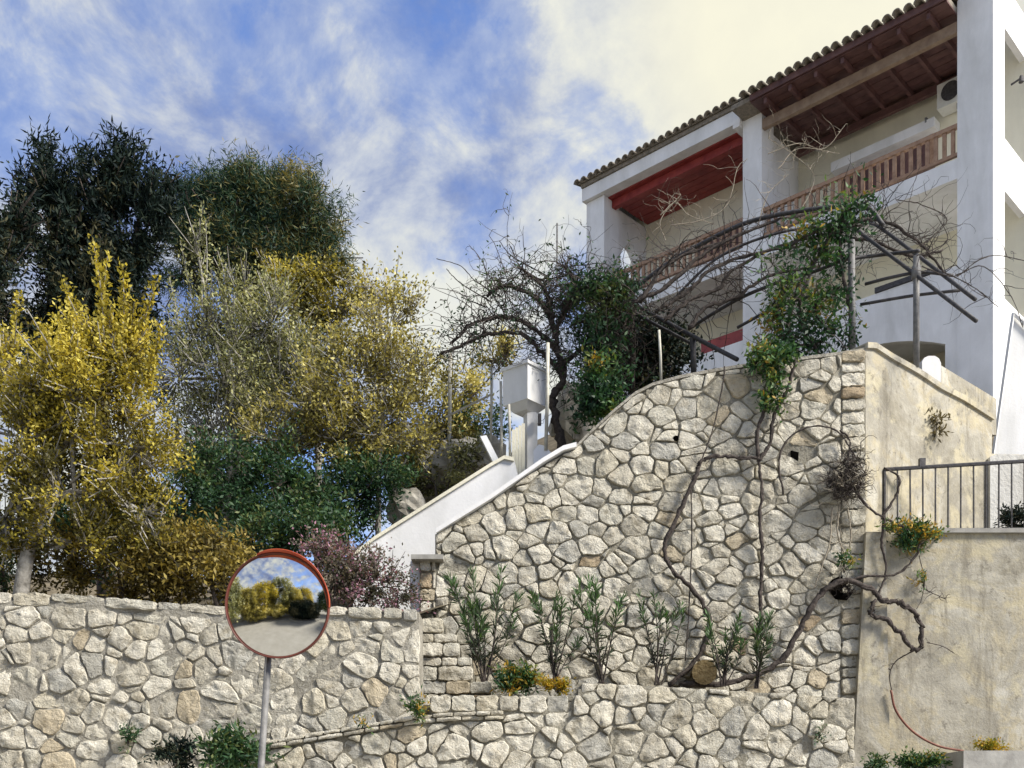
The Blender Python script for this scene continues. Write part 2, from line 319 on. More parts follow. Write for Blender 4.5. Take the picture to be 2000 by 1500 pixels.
# ------------------------------------------------------------------ stone walls
def clip(poly, a, b, c):                      # keep a*x+b*y<=c
    o = []; n = len(poly)
    for i in range(n):
        p, q = poly[i], poly[(i + 1) % n]; dp = a * p[0] + b * p[1] - c; dq = a * q[0] + b * q[1] - c
        if dp <= 0: o.append(p)
        if (dp < 0 < dq) or (dq < 0 < dp):
            s = dp / (dp - dq); o.append((p[0] + (q[0] - p[0]) * s, p[1] + (q[1] - p[1]) * s))
    return o
def inside(poly, x, y):
    r = False; n = len(poly)
    for i in range(n):
        (x1, y1), (x2, y2) = poly[i], poly[i - 1]
        if (y1 > y) != (y2 > y) and x < (x2 - x1) * (y - y1) / (y2 - y1) + x1: r = not r
    return r
def area(p): return abs(sum(p[i - 1][0] * p[i][1] - p[i][0] * p[i - 1][1] for i in range(len(p)))) / 2
def cells(outline, dx, dy, jit, gap, ky=1.0, wvar=.25, keepout=(), slope=0.0, small=.12, dens=None):
    xs = [p[0] for p in outline]; ys = [p[1] for p in outline]; seeds = []
    sets = [(dx, dy, None)] if dens is None else dens
    for dx, dy, flt in sets:
     y = min(ys) - dy * .3; row = 0; jit0 = jit if flt is None or flt(0, 0) else jit * .6
     while y < max(ys) + dy:
        x = min(xs) - dx * random.random()
        while x < max(xs) + dx:
            sx = x + random.uniform(-jit0, jit0) * dx; sy = y + random.uniform(-jit0, jit0) * dy
            if flt is None or flt(sx, sy):
                seeds.append((sx, sy * ky, random.uniform(-wvar, wvar) * dx * dy * .6))
                if random.random() < small: seeds.append((sx + dx * .5, (sy + dy * .5) * ky, -wvar * dx * dy * .6))
            x += dx * random.uniform(.78, 1.25)
        y += dy; row += 1
    S = np.array(seeds); out = []; O = [(x, y * ky) for x, y in outline]
    for i in range(len(S)):
        px, py, pw = S[i]
        d = np.hypot(S[:, 0] - px, S[:, 1] - py); nb = np.argsort(d)[1:22]
        poly = O
        for j in nb:
            if d[j] < 1e-3: continue
            a, b = (S[j, 0] - px) / d[j], (S[j, 1] - py) / d[j]
            # power bisector distance from the seed
            t = (d[j] ** 2 + pw - S[j, 2]) / (2 * d[j])
            poly = clip(poly, a, b, a * px + b * py + t - gap * random.uniform(.3, .8))
            if len(poly) < 3: break
            if j == nb[7]:
                pass
        if len(poly) < 3: continue
        poly = [(x, y / ky) for x, y in poly]
        A = area(poly)
        if A < dx * dy * .1 or A > dx * dy * 6: continue
        cx = sum(p[0] for p in poly) / len(poly); cy = sum(p[1] for p in poly) / len(poly)
        if any(abs(cx - kx) < kw and abs(cy - kyy) < kh for kx, kyy, kw, kh in keepout): continue
        out.append(poly)
    return out
def rough_outline(poly, step, amp):
    # drop tiny edges, cut corners, add small irregularities
    q = []
    for p in poly:
        if not q or math.hypot(p[0] - q[-1][0], p[1] - q[-1][1]) > step * .3: q.append(p)
    if len(q) < 3: q = poly
    o = []; n = len(q)
    for i in range(n):
        a, b = q[i], q[(i + 1) % n]; ln = math.hypot(b[0] - a[0], b[1] - a[1]); cut = random.uniform(.05, .17)
        o.append((a[0] + (b[0] - a[0]) * cut, a[1] + (b[1] - a[1]) * cut))
        ns = int(ln / (step * .6)); nx, ny = -(b[1] - a[1]) / ln, (b[0] - a[0]) / ln
        for q_ in range(1, ns + 1):
            m = .17 + .66 * (q_ - random.uniform(.25, .75)) / ns; k = random.uniform(-amp, amp * .6)
            o.append((a[0] + (b[0] - a[0]) * m + nx * k, a[1] + (b[1] - a[1]) * m + ny * k))
        cut = random.uniform(.05, .17)
        o.append((b[0] - (b[0] - a[0]) * cut, b[1] - (b[1] - a[1]) * cut))
    return o
def stone(poly, D, parent, proud, name='stone', step=22):
    o = rough_outline(poly, step, min(2.4, math.sqrt(area(poly)) * .07)); n = len(o)
    cx = sum(p[0] for p in o) / n; cy = sum(p[1] for p in o) / n
    size = math.sqrt(area(o)) / F * D; pr = proud * random.uniform(.55, 1.25); tx, ty = random.uniform(-.3, .3), random.uniform(-.35, .35)
    seed = Vector((cx * .7, cy * .9, 0)); v = []; f = []
    rings = ((1.0, 0, .0), (1.0, .62, .0), (.94, .93, .012), (.64, 1.0, .034), (.3, 1.04, .04))
    def dep(x, y, k, na):
        rx, ry = (x - cx) / F * D, (y - cy) / F * D
        nn = (noise.noise(Vector((x * .05, y * .05, seed.x))) + .6 * noise.noise(Vector((x * .14, y * .14, seed.x)))) * na
        return -(k * pr + (tx * rx + ty * ry) * .35 * min(1, k) + nn * size * 2.2 if k else -.05)
    for s, k, na in rings:
        for (x, y) in o:
            X, Y = cx + (x - cx) * s, cy + (y - cy) * s
            q = P(X, Y, D); v.append((q.x, D + dep(X, Y, k, na + .012), q.z))
    q = P(cx, cy, D); v.append((q.x, D + dep(cx, cy, 1.1, .04), q.z))
    for r in range(len(rings) - 1):
        for i in range(n):
            j = (i + 1) % n; f.append((r * n + i, r * n + j, (r + 1) * n + j, (r + 1) * n + i))
    c = len(v) - 1; r = len(rings) - 1
    for i in range(n): f.append((r * n + i, r * n + (i + 1) % n, c))
    ob = mesh_obj(name, v, f, STONE, parent)
    sm = [True] * len(ob.data.polygons)
    for i in range(n, 3 * n): sm[i] = False
    ob.data.polygons.foreach_set('use_smooth', sm)
    return ob
def body(outline, D, thick, m, parent, name='core'):
    mb = MB(); mb.prism([P(x, y, D) for x, y in outline], (0, thick, 0)); return mb.build(name, m, parent)
def mortar_face(outline, D, m, parent, cell=13, amp=.018):
    """uneven mortar bed in front of the core, cut from a grid"""
    xs = [p[0] for p in outline]; ys = [p[1] for p in outline]; v = []; f = []; idx = {}
    nx = int((max(xs) - min(xs)) / cell) + 1; ny = int((max(ys) - min(ys)) / cell) + 1
    def vert(i, j):
        if (i, j) not in idx:
            x, y = min(xs) + i * cell, min(ys) + j * cell; q = P(x, y, D)
            idx[i, j] = len(v); v.append((q.x, D - .012 - amp * (1 + noise.noise(Vector((x * .05, y * .05, D))) + .6 * noise.noise(Vector((x * .13, y * .13, D)))), q.z))
        return idx[i, j]
    for i in range(nx):
        for j in range(ny):
            x0, y0 = min(xs) + i * cell, min(ys) + j * cell
            if all(inside(outline, x0 + a * cell, y0 + b_ * cell) for a in (0, 1) for b_ in (0, 1)): f.append((vert(i, j), vert(i, j + 1), vert(i + 1, j + 1), vert(i + 1, j)))
    return mesh_obj('mortar', v, f, m, parent, True)

# ================================================================== SETTING
def ground_h(x, y):
    sm = lambda t: max(0, min(1, t)) ** 2 * (3 - 2 * max(0, min(1, t)))
    Lh = 1.62 + .27 * min(y - 9.9, 15); Rh = 2.7 + .58 * min(max(y - 12.2, 0), 8.5)
    k = sm((x + 1.9) / 2.6); h = Lh * (1 - k) + Rh * k
    return EYE + h + .18 * noise.noise(Vector((x * .8, y * .8, 3))) + .3 * noise.noise(Vector((x * .25, y * .25, 9)))
v = []; f = []; nx, ny = 90, 60
xs = [-45 + 90 * i / nx for i in range(nx + 1)]; ys = [10.12 + 60 * (j / ny) ** 1.8 for j in range(ny + 1)]
for j, y in enumerate(ys):
    for i, x in enumerate(xs):
        yy = max(y, 12.45) if x > -.8 else y
        if x > 3.0: yy = max(y, 12.6 + (x - 3.0) * .35)
        v.append((x, yy, ground_h(x, yy)))
for j in range(ny):
    for i in range(nx): a = j * (nx + 1) + i; f.append((a, a + 1, a + nx + 2, a + nx + 1))
mesh_obj('hillside', v, f, SOIL, None, True, 'structure')
mb = MB(); mb.v = [(-300, -300, 0), (300, -300, 0), (300, 300, 0), (-300, 300, 0)]; mb.f = [(0, 1, 2, 3)]; mb.build('road', ROAD, None, kind='structure')

# ---- left retaining wall
A_OUT = [(-70, 1600), (-70, 1162), (0, 1158), (130, 1161), (300, 1176), (500, 1189), (640, 1186), (818, 1192), (824, 1600)]
def base_of(px, D): q = P(px, 1600, D); return (q.x, D, 0)
def ext(outline): return outline
wa = root('retaining_wall', 'long pale rubble stone wall with smeared mortar, behind the round traffic mirror', 'wall', base_of(400, 9.8))
big = [(-600, 2100), (-600, 1165)] + A_OUT[1:-1] + [(824, 1960), (824, 2100)]
body([(-600, 1967), (-600, 1168)] + [(x, y + 3) for x, y in A_OUT[1:-1]] + [(824, 1967)], 9.8, .45, MORTAR2, wa)
mortar_face([(x, y + 3) for x, y in A_OUT], 9.8, MORTAR2, wa, amp=.013)
capline = lambda x: np.interp(x, [-70, 0, 130, 300, 500, 640, 818], [1162, 1158, 1161, 1176, 1189, 1186, 1192])
x = -70
while x < 806:                                   # top course
    wd = random.uniform(38, 70); x1 = min(x + wd * random.uniform(.7, 1.6), 818); h = random.uniform(12, 26) 
    stone([(x + 2, capline(x)), (x1 - 3, capline(x1)), (x1 - 3, capline(x1) + h + random.uniform(-4, 4)), (x + 2, capline(x) + h)], 9.8, wa, .05); x = x1
low = [(-70, 1600)] + [(x, capline(x) + 26) for x in (-70, 0, 130, 300, 500, 640, 818)] + [(822, 1600)]
for c in cells(low, 44, 33, .46, 3.4, 1.15, .9, small=.3): stone(c, 9.8, wa, .045)

# ---- big wall
B_TOP = [(850, 1090), (850, 1042), (960, 976), (1060, 908), (1102, 884), (1120, 878), (1150, 849), (1200, 803), (1240, 770), (1275, 752), (1330, 737), (1400, 724), (1450, 717), (1560, 703), (1640, 692), (1690, 684)]
B_OUT = [(820, 1440), (820, 1092)] + B_TOP + [(1690, 1440)]
wb = root('stone_wall', 'tall rubble stone wall with sloping top and vines, below the white house', 'wall', base_of(1250, 11))
body([(820, 1905)] + [(x, y + 2) for x, y in B_OUT[1:-1]] + [(1690, 1905)], 11, .5, MORTAR, wb)
mortar_face(B_OUT, 11, MORTAR, wb, amp=.006)
hole = [(1320, 856, 13, 12), (1552, 892, 16, 18), (1642, 1150, 26, 26), (1376, 1312, 26, 22)]
zone = lambda x, y: x + .55 * (y - 1100) + 60 * noise.noise(Vector((x * .006, y * .006, 1))) < 1330
Bs = cells([(852, 1396), (852, 1046)] + [(x, y + 5) for x, y in B_TOP[2:-1]] + [(1640, 696), (1640, 1396)], 47, 36, .46, 2.6, 1.25, .75, hole, 0, .12, [(39, 29, zone), (47, 22, lambda x, y: not zone(x, y))])
Bs.sort(key=area, reverse=True); small_st = []
for c in Bs[:258]: stone(c, 11, wb, .05)
for c in Bs[258:]: small_st.append(stone(c, 11, wb, .05))
mb = MB()
for o in small_st:
    b0 = len(mb.v); mb.v += [tuple(top_of(wb) + q.co) for q in o.data.vertices]; mb.f += [tuple(b0 + i for i in p.vertices) for p in o.data.polygons]; bpy.data.objects.remove(o)
if mb.v: mb.build('small_stones', STONE, wb, kind='stuff')
y = 1094                                         # coursed quoins of the left end and the right edge
while y < 1390:
    h = random.uniform(20, 34); xm = 822 + random.uniform(16, 34)
    stone([(822, y), (xm - 2, y), (xm - 2, y + h - 3), (822, y + h - 3)], 11, wb, .05, step=14)
    if xm < 846: stone([(xm + 1, y), (851, y), (851, y + h - 3), (xm + 1, y + h - 3)], 11, wb, .05, step=14)
    y += h
y = 690
while y < 1395:
    h = random.uniform(20, 34); 
    stone([(1642, y + 1), (1687, y - 3), (1687, y + h - 6), (1642, y + h - 3)], 11, wb, .05, step=14); y += h
mb = MB(); mb.tube(spline([P(1320, 856, 10.99), P(1320, 856, 10.94)], 1), .028, 10); mb.build('drain_hole_shade', HOLE_SHADE, wb)  # solid black plug, its colour stands for the hole's inner shade
mb = MB(); mb.prism([P(x, y, 10.96) for x, y in ((1545, 880), (1560, 883), (1559, 903), (1546, 902))], (0, .03, 0)); mb.build('drain_opening_shade', HOLE_SHADE, wb)  # flat black plate painted as the shade of a square opening
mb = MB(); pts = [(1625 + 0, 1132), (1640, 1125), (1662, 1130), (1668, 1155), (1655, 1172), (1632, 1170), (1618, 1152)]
mb.prism([P(x, y, 10.96) for x, y in pts], (0, .02, 0)); mb.build('cavity', HOLE_SHADE, wb)  # black plate on the wall face, shade of the cavity as colour
# painted coping of the slope, cap slab
mb = MB(); cp = [(852, 1040), (960, 973), (1060, 903), (1100, 879), (1126, 872)]
for (x0, y0), (x1, y1) in zip(cp, cp[1:]):
    a, b_, c, d = P(x0, y0, 10.9), P(x1, y1, 10.9), P(x1, y1 - 9, 10.9), P(x0, y0 - 9, 10.9); e = Vector((0, .62, 0)); mb.hexa([a, b_, b_ + e, a + e, d, c, c + e, d + e])
mb.build('coping', WHITE, wb)
mb = MB(); q0, q1 = P(803, 1093, 10.85), P(866, 1084, 10.85); mb.box(q0.x, q1.x, 10.82, 11.5, q0.z, q1.z); mb.build('cap_slab', CAP, wb)
mb = MB(); q0, q1 = P(801, 1420, 11), P(819.5, 1093, 11); mb.box(q0.x, q1.x, 11.03, 11.5, 0, q1.z - .002); mb.build('white_end_face', WHITE, wb)
# thin render strip along the top of the upper wall
mb = MB(); tp = [(1126, 871), (1150, 847), (1200, 801), (1240, 768), (1275, 750), (1330, 735), (1400, 722), (1450, 714), (1560, 700), (1640, 690), (1688, 682)]
for (x0, y0), (x1, y1) in zip(tp, tp[1:]):
    a, b_, c, d = P(x0, y0 + 3, 10.97), P(x1, y1 + 3, 10.97), P(x1, y1 - 3, 10.97), P(x0, y0 - 3, 10.97); e = Vector((0, .55, 0)); mb.hexa([a, b_, b_ + e, a + e, d, c, c + e, d + e])
mb.build('top_screed', MORTAR2, wb)

# ---- stepped stone blocks beside the planter
ws = root('stepped_buttress', 'small stepped stone buttress between the two rubble walls', 'buttress', base_of(870, 10.35))
mb = MB()
rows = [(1208, 1238, 868), (1238, 1256, 894), (1256, 1284, 900), (1284, 1302, 924), (1302, 1331, 926), (1331, 1357, 962), (1357, 1395, 962)]
for (y0, y1, xr) in rows:
    q0, q1 = P(826, y1, 10.35), P(xr - 3, y0 + 1, 10.35); mb.box(q0.x, q1.x, 10.36, 10.95, q0.z, q1.z - .001)
q0, q1 = P(826, 1400, 10.35), P(960, 1395, 10.35); mb.box(q0.x, q1.x, 10.36, 10.95, 0, q1.z)
mb.build('core', MORTAR, ws)
for (y0, y1, xr) in rows:
    x = 823
    while x < xr - 12:
        x1 = x + random.uniform(22, 58); x1 = xr if xr - x1 < 16 else min(x1, xr)
        stone([(x, y0 + 1), (x1 - 2.5, y0 + 1), (x1 - 2.5, y1 - 2), (x, y1 - 2)], 10.35, ws, .04, step=14); x = x1

# ---- low planter wall in front
wc = root('planter_wall', 'low front rubble wall with a planting bed behind it and a ledge of flat stones', 'wall', base_of(1100, 9.6))
led = [(505, 1452), (640, 1428), (820, 1398), (900, 1392), (985, 1390)]
C_OUT = [(505, 1600)] + led[:3] + [(838, 1396), (840, 1360), (1112, 1358), (1130, 1330), (1250, 1336), (1400, 1345), (1560, 1354), (1668, 1362), (1672, 1600)]
body([(505, 1975)] + [(x, y + 3) for x, y in C_OUT[1:-1]] + [(1672, 1975)], 9.6, .4, MORTAR, wc)
mortar_face([(x, y + 3) for x, y in C_OUT], 9.6, MORTAR, wc, amp=.012)
ly = lambda x: np.interp(x, [p[0] for p in led], [p[1] for p in led])
x = 505
for k in range(2):
    x = 505
    while x < 980:
        x1 = min(x + random.uniform(26, 52), 985); o_ = k * 8.5
        stone([(x, ly(x) + o_), (x1 - 2, ly(x1) + o_ + random.uniform(-1.5, 1)), (x1 - 2, ly(x1) + o_ + 7), (x, ly(x) + o_ + 7)], 9.6, wc, .085, 'ledge_stone', 14); x = x1
x = 842
while x < 1108:
    x1 = x + random.uniform(30, 56); x1 = 1112 if 1112 - x1 < 18 else x1
    yb = (min(ly(min(x, 984)), ly(min(x1, 984))) - 2) if x < 984 else 1392
    stone([(x, 1360), (x1 - 3, 1359), (x1 - 3, yb), (x, yb)], 9.6, wc, .045); x = x1
low1 = [(507, 1600)] + [(x, ly(x) + 19) for x in (507, 640, 820, 900, 985)] + [(990, 1394), (1114, 1394), (1132, 1334), (1250, 1340), (1400, 1348), (1560, 1357), (1666, 1365), (1668, 1600)]
for c in cells(low1, 44, 34, .46, 2.9, 1.05, .8, small=.25): stone(c, 9.6, wc, .05)
mb = MB(); mb.tube([P(1376, 1313, 10.75), P(1376, 1313, 10.95)], .125, 14); lo = mb.build('log_end', OCHRE); tag(lo, 'round ochre log end lying in the planting bed against the wall', 'log')
mb = MB(); q0, q1 = P(826, 1348, 10), P(1668, 1372, 10.0); mb.box(q0.x, q1.x - .2, 10.02, 10.94, q1.z - .8, q1.z - .02); so = mb.build('bed_soil', SOIL, None, kind='structure')

# ---- right: old rendered walls
wr = root('rendered_wall', 'stained old rendered retaining wall under the iron railing, right of the stone wall', 'wall', base_of(1850, 11))
mb = MB(); q0, q1 = P(1690, 1500, 11), P(2000, 1042, 11)
mb.box(q0.x + .003, q1.x + 3.5, 11.0, 11.45, 0, q1.z); mb.build('face', OLDP, wr)
mb = MB(); mb.box(q0.x + .45, q1.x + 3.5, 10.96, 11.5, q1.z + .001, q1.z + .045); mb.build('ledge', CAP, wr)
mb = MB(); a = P(1688, 1500, 10.93); b_ = P(1738, 1100, 10.93); tz = P(1700, 676, 10.93).z
bz = P(1700, 1040, 10.93).z
mb.hexa([(P(1640, 0, 10.93).x, 10.86, 0), (P(1742, 0, 10.93).x, 10.86, 0), (P(1742, 0, 10.93).x, 11.0, 0), (P(1640, 0, 10.93).x, 11.0, 0)] + [(P(1690, 0, 10.93).x, 10.9, bz), (P(1728, 0, 10.93).x, 10.9, bz), (P(1728, 0, 10.93).x, 11.0, bz), (P(1690, 0, 10.93).x, 11.0, bz)])
mb.build('pilaster', OLDP, wr)
C0 = Vector((P(1690, 0, 11).x + .002, 11.0, 0)); U2 = Vector((1.9, 1.3, 0)).normalized()
def S2(px):                                    # distance along the receding wall for a picture column
    k = (px - 1000) / F; return (k * C0.y - C0.x) / (U2.x - k * U2.y)
def Q2(px, py): 
    p = C0 + U2 * S2(px); return Vector((p.x, p.y, EYE + (1600 - py) / F * p.y))
wp = root('terrace_wall', 'high tan rendered side wall receding from the stone wall corner, steel post on top', 'wall', (C0.x, C0.y, 0))
back = Vector((-U2.y, U2.x, 0)) * .28; e2 = 2050
pts = [Q2(1690.5, 1500), Q2(e2, 1500), Q2(e2, 890), Q2(1937, 886), Q2(1938, 812), Q2(1880, 775), Q2(1835, 752), Q2(1790, 722), Q2(1740, 694), Q2(1708, 673), Q2(1690.5, 672)]
pts[0].z = 0.0; pts[1].z = 0.0
mb = MB(); mb.prism(pts, back); mb.build('face', OLDP, wp)
cl = [(1690.5, 672), (1708, 673), (1740, 694), (1790, 722), (1835, 752), (1880, 775), (1938, 812)]
mb = MB(); fr = Vector((U2.y, -U2.x, 0)) * .03
for (x0, y0), (x1, y1) in zip(cl, cl[1:]):
    a, b_, c, d = Q2(x0, y0 + 9) + fr, Q2(x1, y1 + 9) + fr, Q2(x1, y1 - 2) + fr, Q2(x0, y0 - 2) + fr; e = back * 1.15; mb.hexa([a, b_, b_ + e, a + e, d, c, c + e, d + e])
mb.build('coping', OLDP, wp)
# second parapet behind, rounded white end
wq = root('terrace_parapet', 'short parapet with a rounded white end behind the steel post', 'parapet', (P(1840, 1600, 12.6).x, 12.6, 3))
mb = MB(); mb.prism([P(x, y, 12.5) for x, y in ((1801, 800), (1801, 706), (1805, 699), (1813, 695), (1826, 695), (1834, 700), (1838, 709), (1838, 800))], (.0, .3, 0)); mb.build('white_end', WHITE, wq)
mb = MB(); a = P(1838, 820, 12.5); mb.prism([P(1838.5, 830, 12.5), P(1946, 850, 13.2), P(1946, 779, 13.2), P(1838.5, 714, 12.5)], (-.1, .3, 0)); mb.build('face', OLDP, wq)
# white wall with sloping white rim, far right
wx = root('white_stair_wall', 'smooth white wall with a bright slanting rim at the right edge of the picture', 'wall', (P(1990, 1600, 13.8).x, 13.8, 3))
mb = MB(); mb.prism([P(x, y, 13.8) for x, y in ((1937, 905), (1978, 612), (2160, 790), (2160, 905))], (.1, .3, 0)); mb.build('face', WHITE, wx)
mb = MB(); mb.tube([P(1938, 900, 13.77), P(1979, 612, 13.77)], .022, 4); mb.tube([P(1979, 612, 13.77), P(2160, 790, 13.77)], .022, 4); mb.build('rim', WHITE, wx)
wy = root('peeling_wall', 'low peeling white and grey wall behind the right end of the railing', 'wall', (P(1990, 1600, 12.4).x, 12.4, 2))
mb = MB(); mb.prism([P(x, y, 12.15) for x, y in ((1934, 1060), (1934, 892), (1950, 886), (1990, 889), (2030, 882), (2200, 884), (2200, 1060))], (0, .12, 0)); mb.build('face', GREYP, wy)
# bottom right block
mb = MB(); q0, q1 = P(1882, 1500, 10.3), P(2120, 1466, 10.3); mb.box(q0.x, q1.x, 10.3, 10.95, 0, q1.z); o = mb.build('concrete_block', CONC); tag(o, 'grey concrete block at the foot of the rendered wall', 'block')
mb = MB(); q0, q1 = P(1674, 1500, 10.2), P(1884, 1492, 10.2); mb.box(q0.x + .12, q1.x + .02, 10.7, 10.92, 0, q1.z); mb.build('verge', CONC, None, kind='structure')

# ---- white stair parapet and steps behind the big wall
wst = root('stair_parapet', 'smooth white parapet of the outdoor stair rising towards the white box', 'parapet', base_of(850, 12.3))
op = [(690, 1300), (690, 1083), (730, 1052), (958, 908), (985, 893), (1004, 897), (1012, 930), (1012, 1010), (840, 1300)]
mb = MB(); mb.prism([P(x, y, 12.3) for x, y in op], (0, .22, 0)); mb.build('face', WHITE, wst)
mb = MB(); pl = op[1:6]
for (x0, y0), (x1, y1) in zip(pl, pl[1:]):
    a, b_, c, d = P(x0, y0 + 3, 12.27), P(x1, y1 + 3, 12.27), P(x1, y1 - 4, 12.27), P(x0, y0 - 4, 12.27); e = Vector((0, .28, 0)); mb.hexa([a, b_, b_ + e, a + e, d, c, c + e, d + e])
mb.build('coping', CREAM, wst)
st = root('stair', 'white outdoor stair hidden between the stone wall and the white parapet', 'stair', base_of(850, 11.9))
for i in range(12):
    x0 = -1.15 + i * .22; mb = MB(); mb.box(x0, x0 + .24, 11.52, 12.28, 2.2 + i * .15, 3.25 + i * .15); mb.build('step', CONC, st)

# ---- the white pedestal box and gate
tb = root('white_pedestal_box', 'white box like a small chimney head on a narrow white post by the stair', 'box', (P(1035, 1600, 12.7).x, 12.7, P(1035, 930, 12.7).z))
def ybox(cx, py0, py1, D, w0, name, parent, m, ang=R(38), tap=1.0):
    c0, c1 = P(cx, py1, D), P(cx, py0, D); mb = MB(); pts = []
    for z, k in ((c0.z, tap), (c1.z, 1)):
        for sx, sy in ((-1, -1), (1, -1), (1, 1), (-1, 1)):
            x, y = sx * w0 * k / 2, sy * w0 * k / 2; pts.append((c0.x + x * math.cos(ang) - y * math.sin(ang), D + x * math.sin(ang) + y * math.cos(ang), z))
    mb.hexa(pts); return mb.build(name, m, parent)
ybox(1026, 728, 795, 12.9, .38, 'head', tb, WHITE, R(50)); ybox(1026, 722, 728, 12.9, .42, 'lid', tb, WHITE, R(50)); ybox(1026, 795, 808, 12.9, .36, 'underside', tb, WHITE, R(50), .55)
ybox(1036, 808, 935, 12.9, .13, 'post', tb, WHITE, R(20))
mb = MB(); mb.box(P(1050, 0, 12.8).x, P(1057, 0, 12.8).x, 12.72, 12.8, P(0, 832, 12.8).z, P(0, 812, 12.8).z); mb.build('lamp_bracket', IRON, tb)
gt = root('garden_gate', 'cream board gate leaf beside the post of the white box', 'gate', P(1012, 925, 12.75))
for i in range(4):
    mb = MB(); x0 = P(1000 + i * 6.4, 0, 12.75).x; mb.box(x0, x0 + .036, 12.7, 12.74, P(0, 935, 12.75).z, P(0, 842 - i * 4, 12.75).z); mb.build('board', CREAM, gt)
mb = MB(); mb.prism([P(x, y, 12.6) for x, y in ((938, 852), (950, 850), (978, 905), (968, 912))], (0, .1, 0)); o = mb.build('slanted_white_board', WHITE); tag(o, 'narrow white plank leaning above the stair parapet end', 'plank')
mb = MB(); q = P(1058, 905, 12.4); mb.prism([P(x, y, 12.4) for x, y in ((1042, 930), (1042, 880), (1052, 868), (1062, 870), (1085, 892), (1090, 920))], (0, .3, 0)); o = mb.build('stair_newel', WHITE); tag(o, 'small white newel block where the stair slope ends', 'newel')

# ---- hillside rocks
def rock(px, py, rpx, rpy, D, label, sd):
    c = P(px, py, D); rx, rz = rpx / F * D, rpy / F * D; v = []; f = []; nu, nv = 16, 10
    for j in range(nv + 1):
        th = math.pi * j / nv
        for i in range(nu):
            ph = 2 * math.pi * i / nu; u = Vector((math.sin(th) * math.cos(ph), math.sin(th) * math.sin(ph), math.cos(th)))
            k = 1 + .35 * noise.noise(u * 1.7 + Vector((sd, 0, 0))) + .2 * noise.noise(u * 4 + Vector((0, sd, 0)))
            v.append((c.x + u.x * rx * k, c.y + u.y * rx * .7 * k, c.z + u.z * rz * k))
    for j in range(nv):
        for i in range(nu): f.append((j * nu + i, j * nu + (i + 1) % nu, (j + 1) * nu + (i + 1) % nu, (j + 1) * nu + i))
    o = mesh_obj('rock', v, f, ROCK); tag(o, label, 'rock', 'rocks on the bank above the white parapet')
rock(830, 945, 78, 62, 14.2, 'broad grey rock above the middle of the white parapet', 1)
rock(905, 905, 62, 48, 14.0, 'pale rock at the foot of the left pale pole', 5)
rock(795, 990, 40, 38, 13.4, 'small rock low beside the dark shrubs on the bank', 9)
rock(1120, 812, 46, 58, 13.6, 'rock face beside the twisted vine trunk', 12)
rock(955, 880, 30, 30, 13.5, 'little rock beside the leaning white plank', 15)

# ================================================================== HOUSE
O = Vector((8.95, 20, 0)); U = Vector((-.728, .686, 0)); B = Vector((.686, .728, 0))
def H(s, t, z): q = O + U * s + B * t; return Vector((q.x, q.y, EYE + z))
house = root('house', 'white two storey house with loggias, tiled eaves and red ceilings on the slope', 'house', (O.x, O.y, EYE + 5.5))
def hb(mb, s0, s1, t0, t1, z0, z1): mb.hexa([H(s1, t0, z0), H(s0, t0, z0), H(s0, t1, z0), H(s1, t1, z0), H(s1, t0, z1), H(s0, t0, z1), H(s0, t1, z1), H(s1, t1, z1)])
def hpart(name, m, *b, parent=house):
    mb = MB(); hb(mb, *b); return mb.build(name, m, parent)
TB = 1.8
hpart('pillar', WHITE, -.0, .66, 0, .6, 5.5, 15.9)
hpart('pillar', WHITE, 4.85, 5.32, 0, .5, 5.5, 15.4)
hpart('pillar', WHITE, 9.2, 9.75, 0, .6, 5.5, 15.28)
hpart('back_wall', CREAM, .0, 9.75, TB, TB + .25, 5.5, 15.9)
hpart('upper_balcony_slab', WHITE, .661, 4.849, .02, TB - .001, 12.2, 12.58)
hpart('upper_balcony_slab', WHITE, 5.321, 9.199, .02, TB - .001, 12.2, 12.58)
hpart('lower_balcony_slab', WHITE, .661, 9.199, .2, TB - .001, 9.75, 9.92)
hpart('lower_parapet', WHITE, 5.321, 9.199, .03, .18, 5.5, 10.55)
hpart('lower_opening_beam', IRON, 1.2, 2.3, .0, .06, 10.56, 10.66)
# right lower bay wall with basement arch
def arch_poly(s0, s1, z0, zt, a0, a1, zs, rise, n=14):
    pts = [(s0, z0), (s0, zt), (s1, zt), (s1, z0), (a1, z0)]
    for i in range(n + 1):
        k = i / n; x = a1 + (a0 - a1) * k; pts.append((x, zs + rise * math.sqrt(max(0, 1 - (2 * k - 1) ** 2)) if rise > .5 else zs + rise * (1 - (2 * k - 1) ** 2)))
    pts.append((a0, z0)); return pts
mb = MB(); mb.prism([H(s, .03, z) for s, z in arch_poly(.661, 4.849, 5.5, 10.55, .9, 4.3, 9.12, .42)], B * .15); mb.build('basement_arch_wall', WHITE, house)
# dividing and end walls
hpart('dividing_wall', WHITE, 4.95, 5.2, .501, TB - .001, 12.581, 15.2)
hpart('dividing_wall', WHITE, 4.95, 5.2, .501, TB - .001, 5.5, 12.19)
def tz_poly(s, pts): return [H(s, t, z) for t, z in pts]
ap = arch_poly(.601, TB - .001, 12.6, 15.2, .72, 1.6, 14.1, .44, 14)
mb = MB(); mb.prism(tz_poly(9.25, [(t, z) for t, z in ap]), U * .25); mb.build('end_wall', WHITE, house)
hpart('end_wall', WHITE, 9.25, 9.5, .601, TB - .001, 5.5, 12.599)
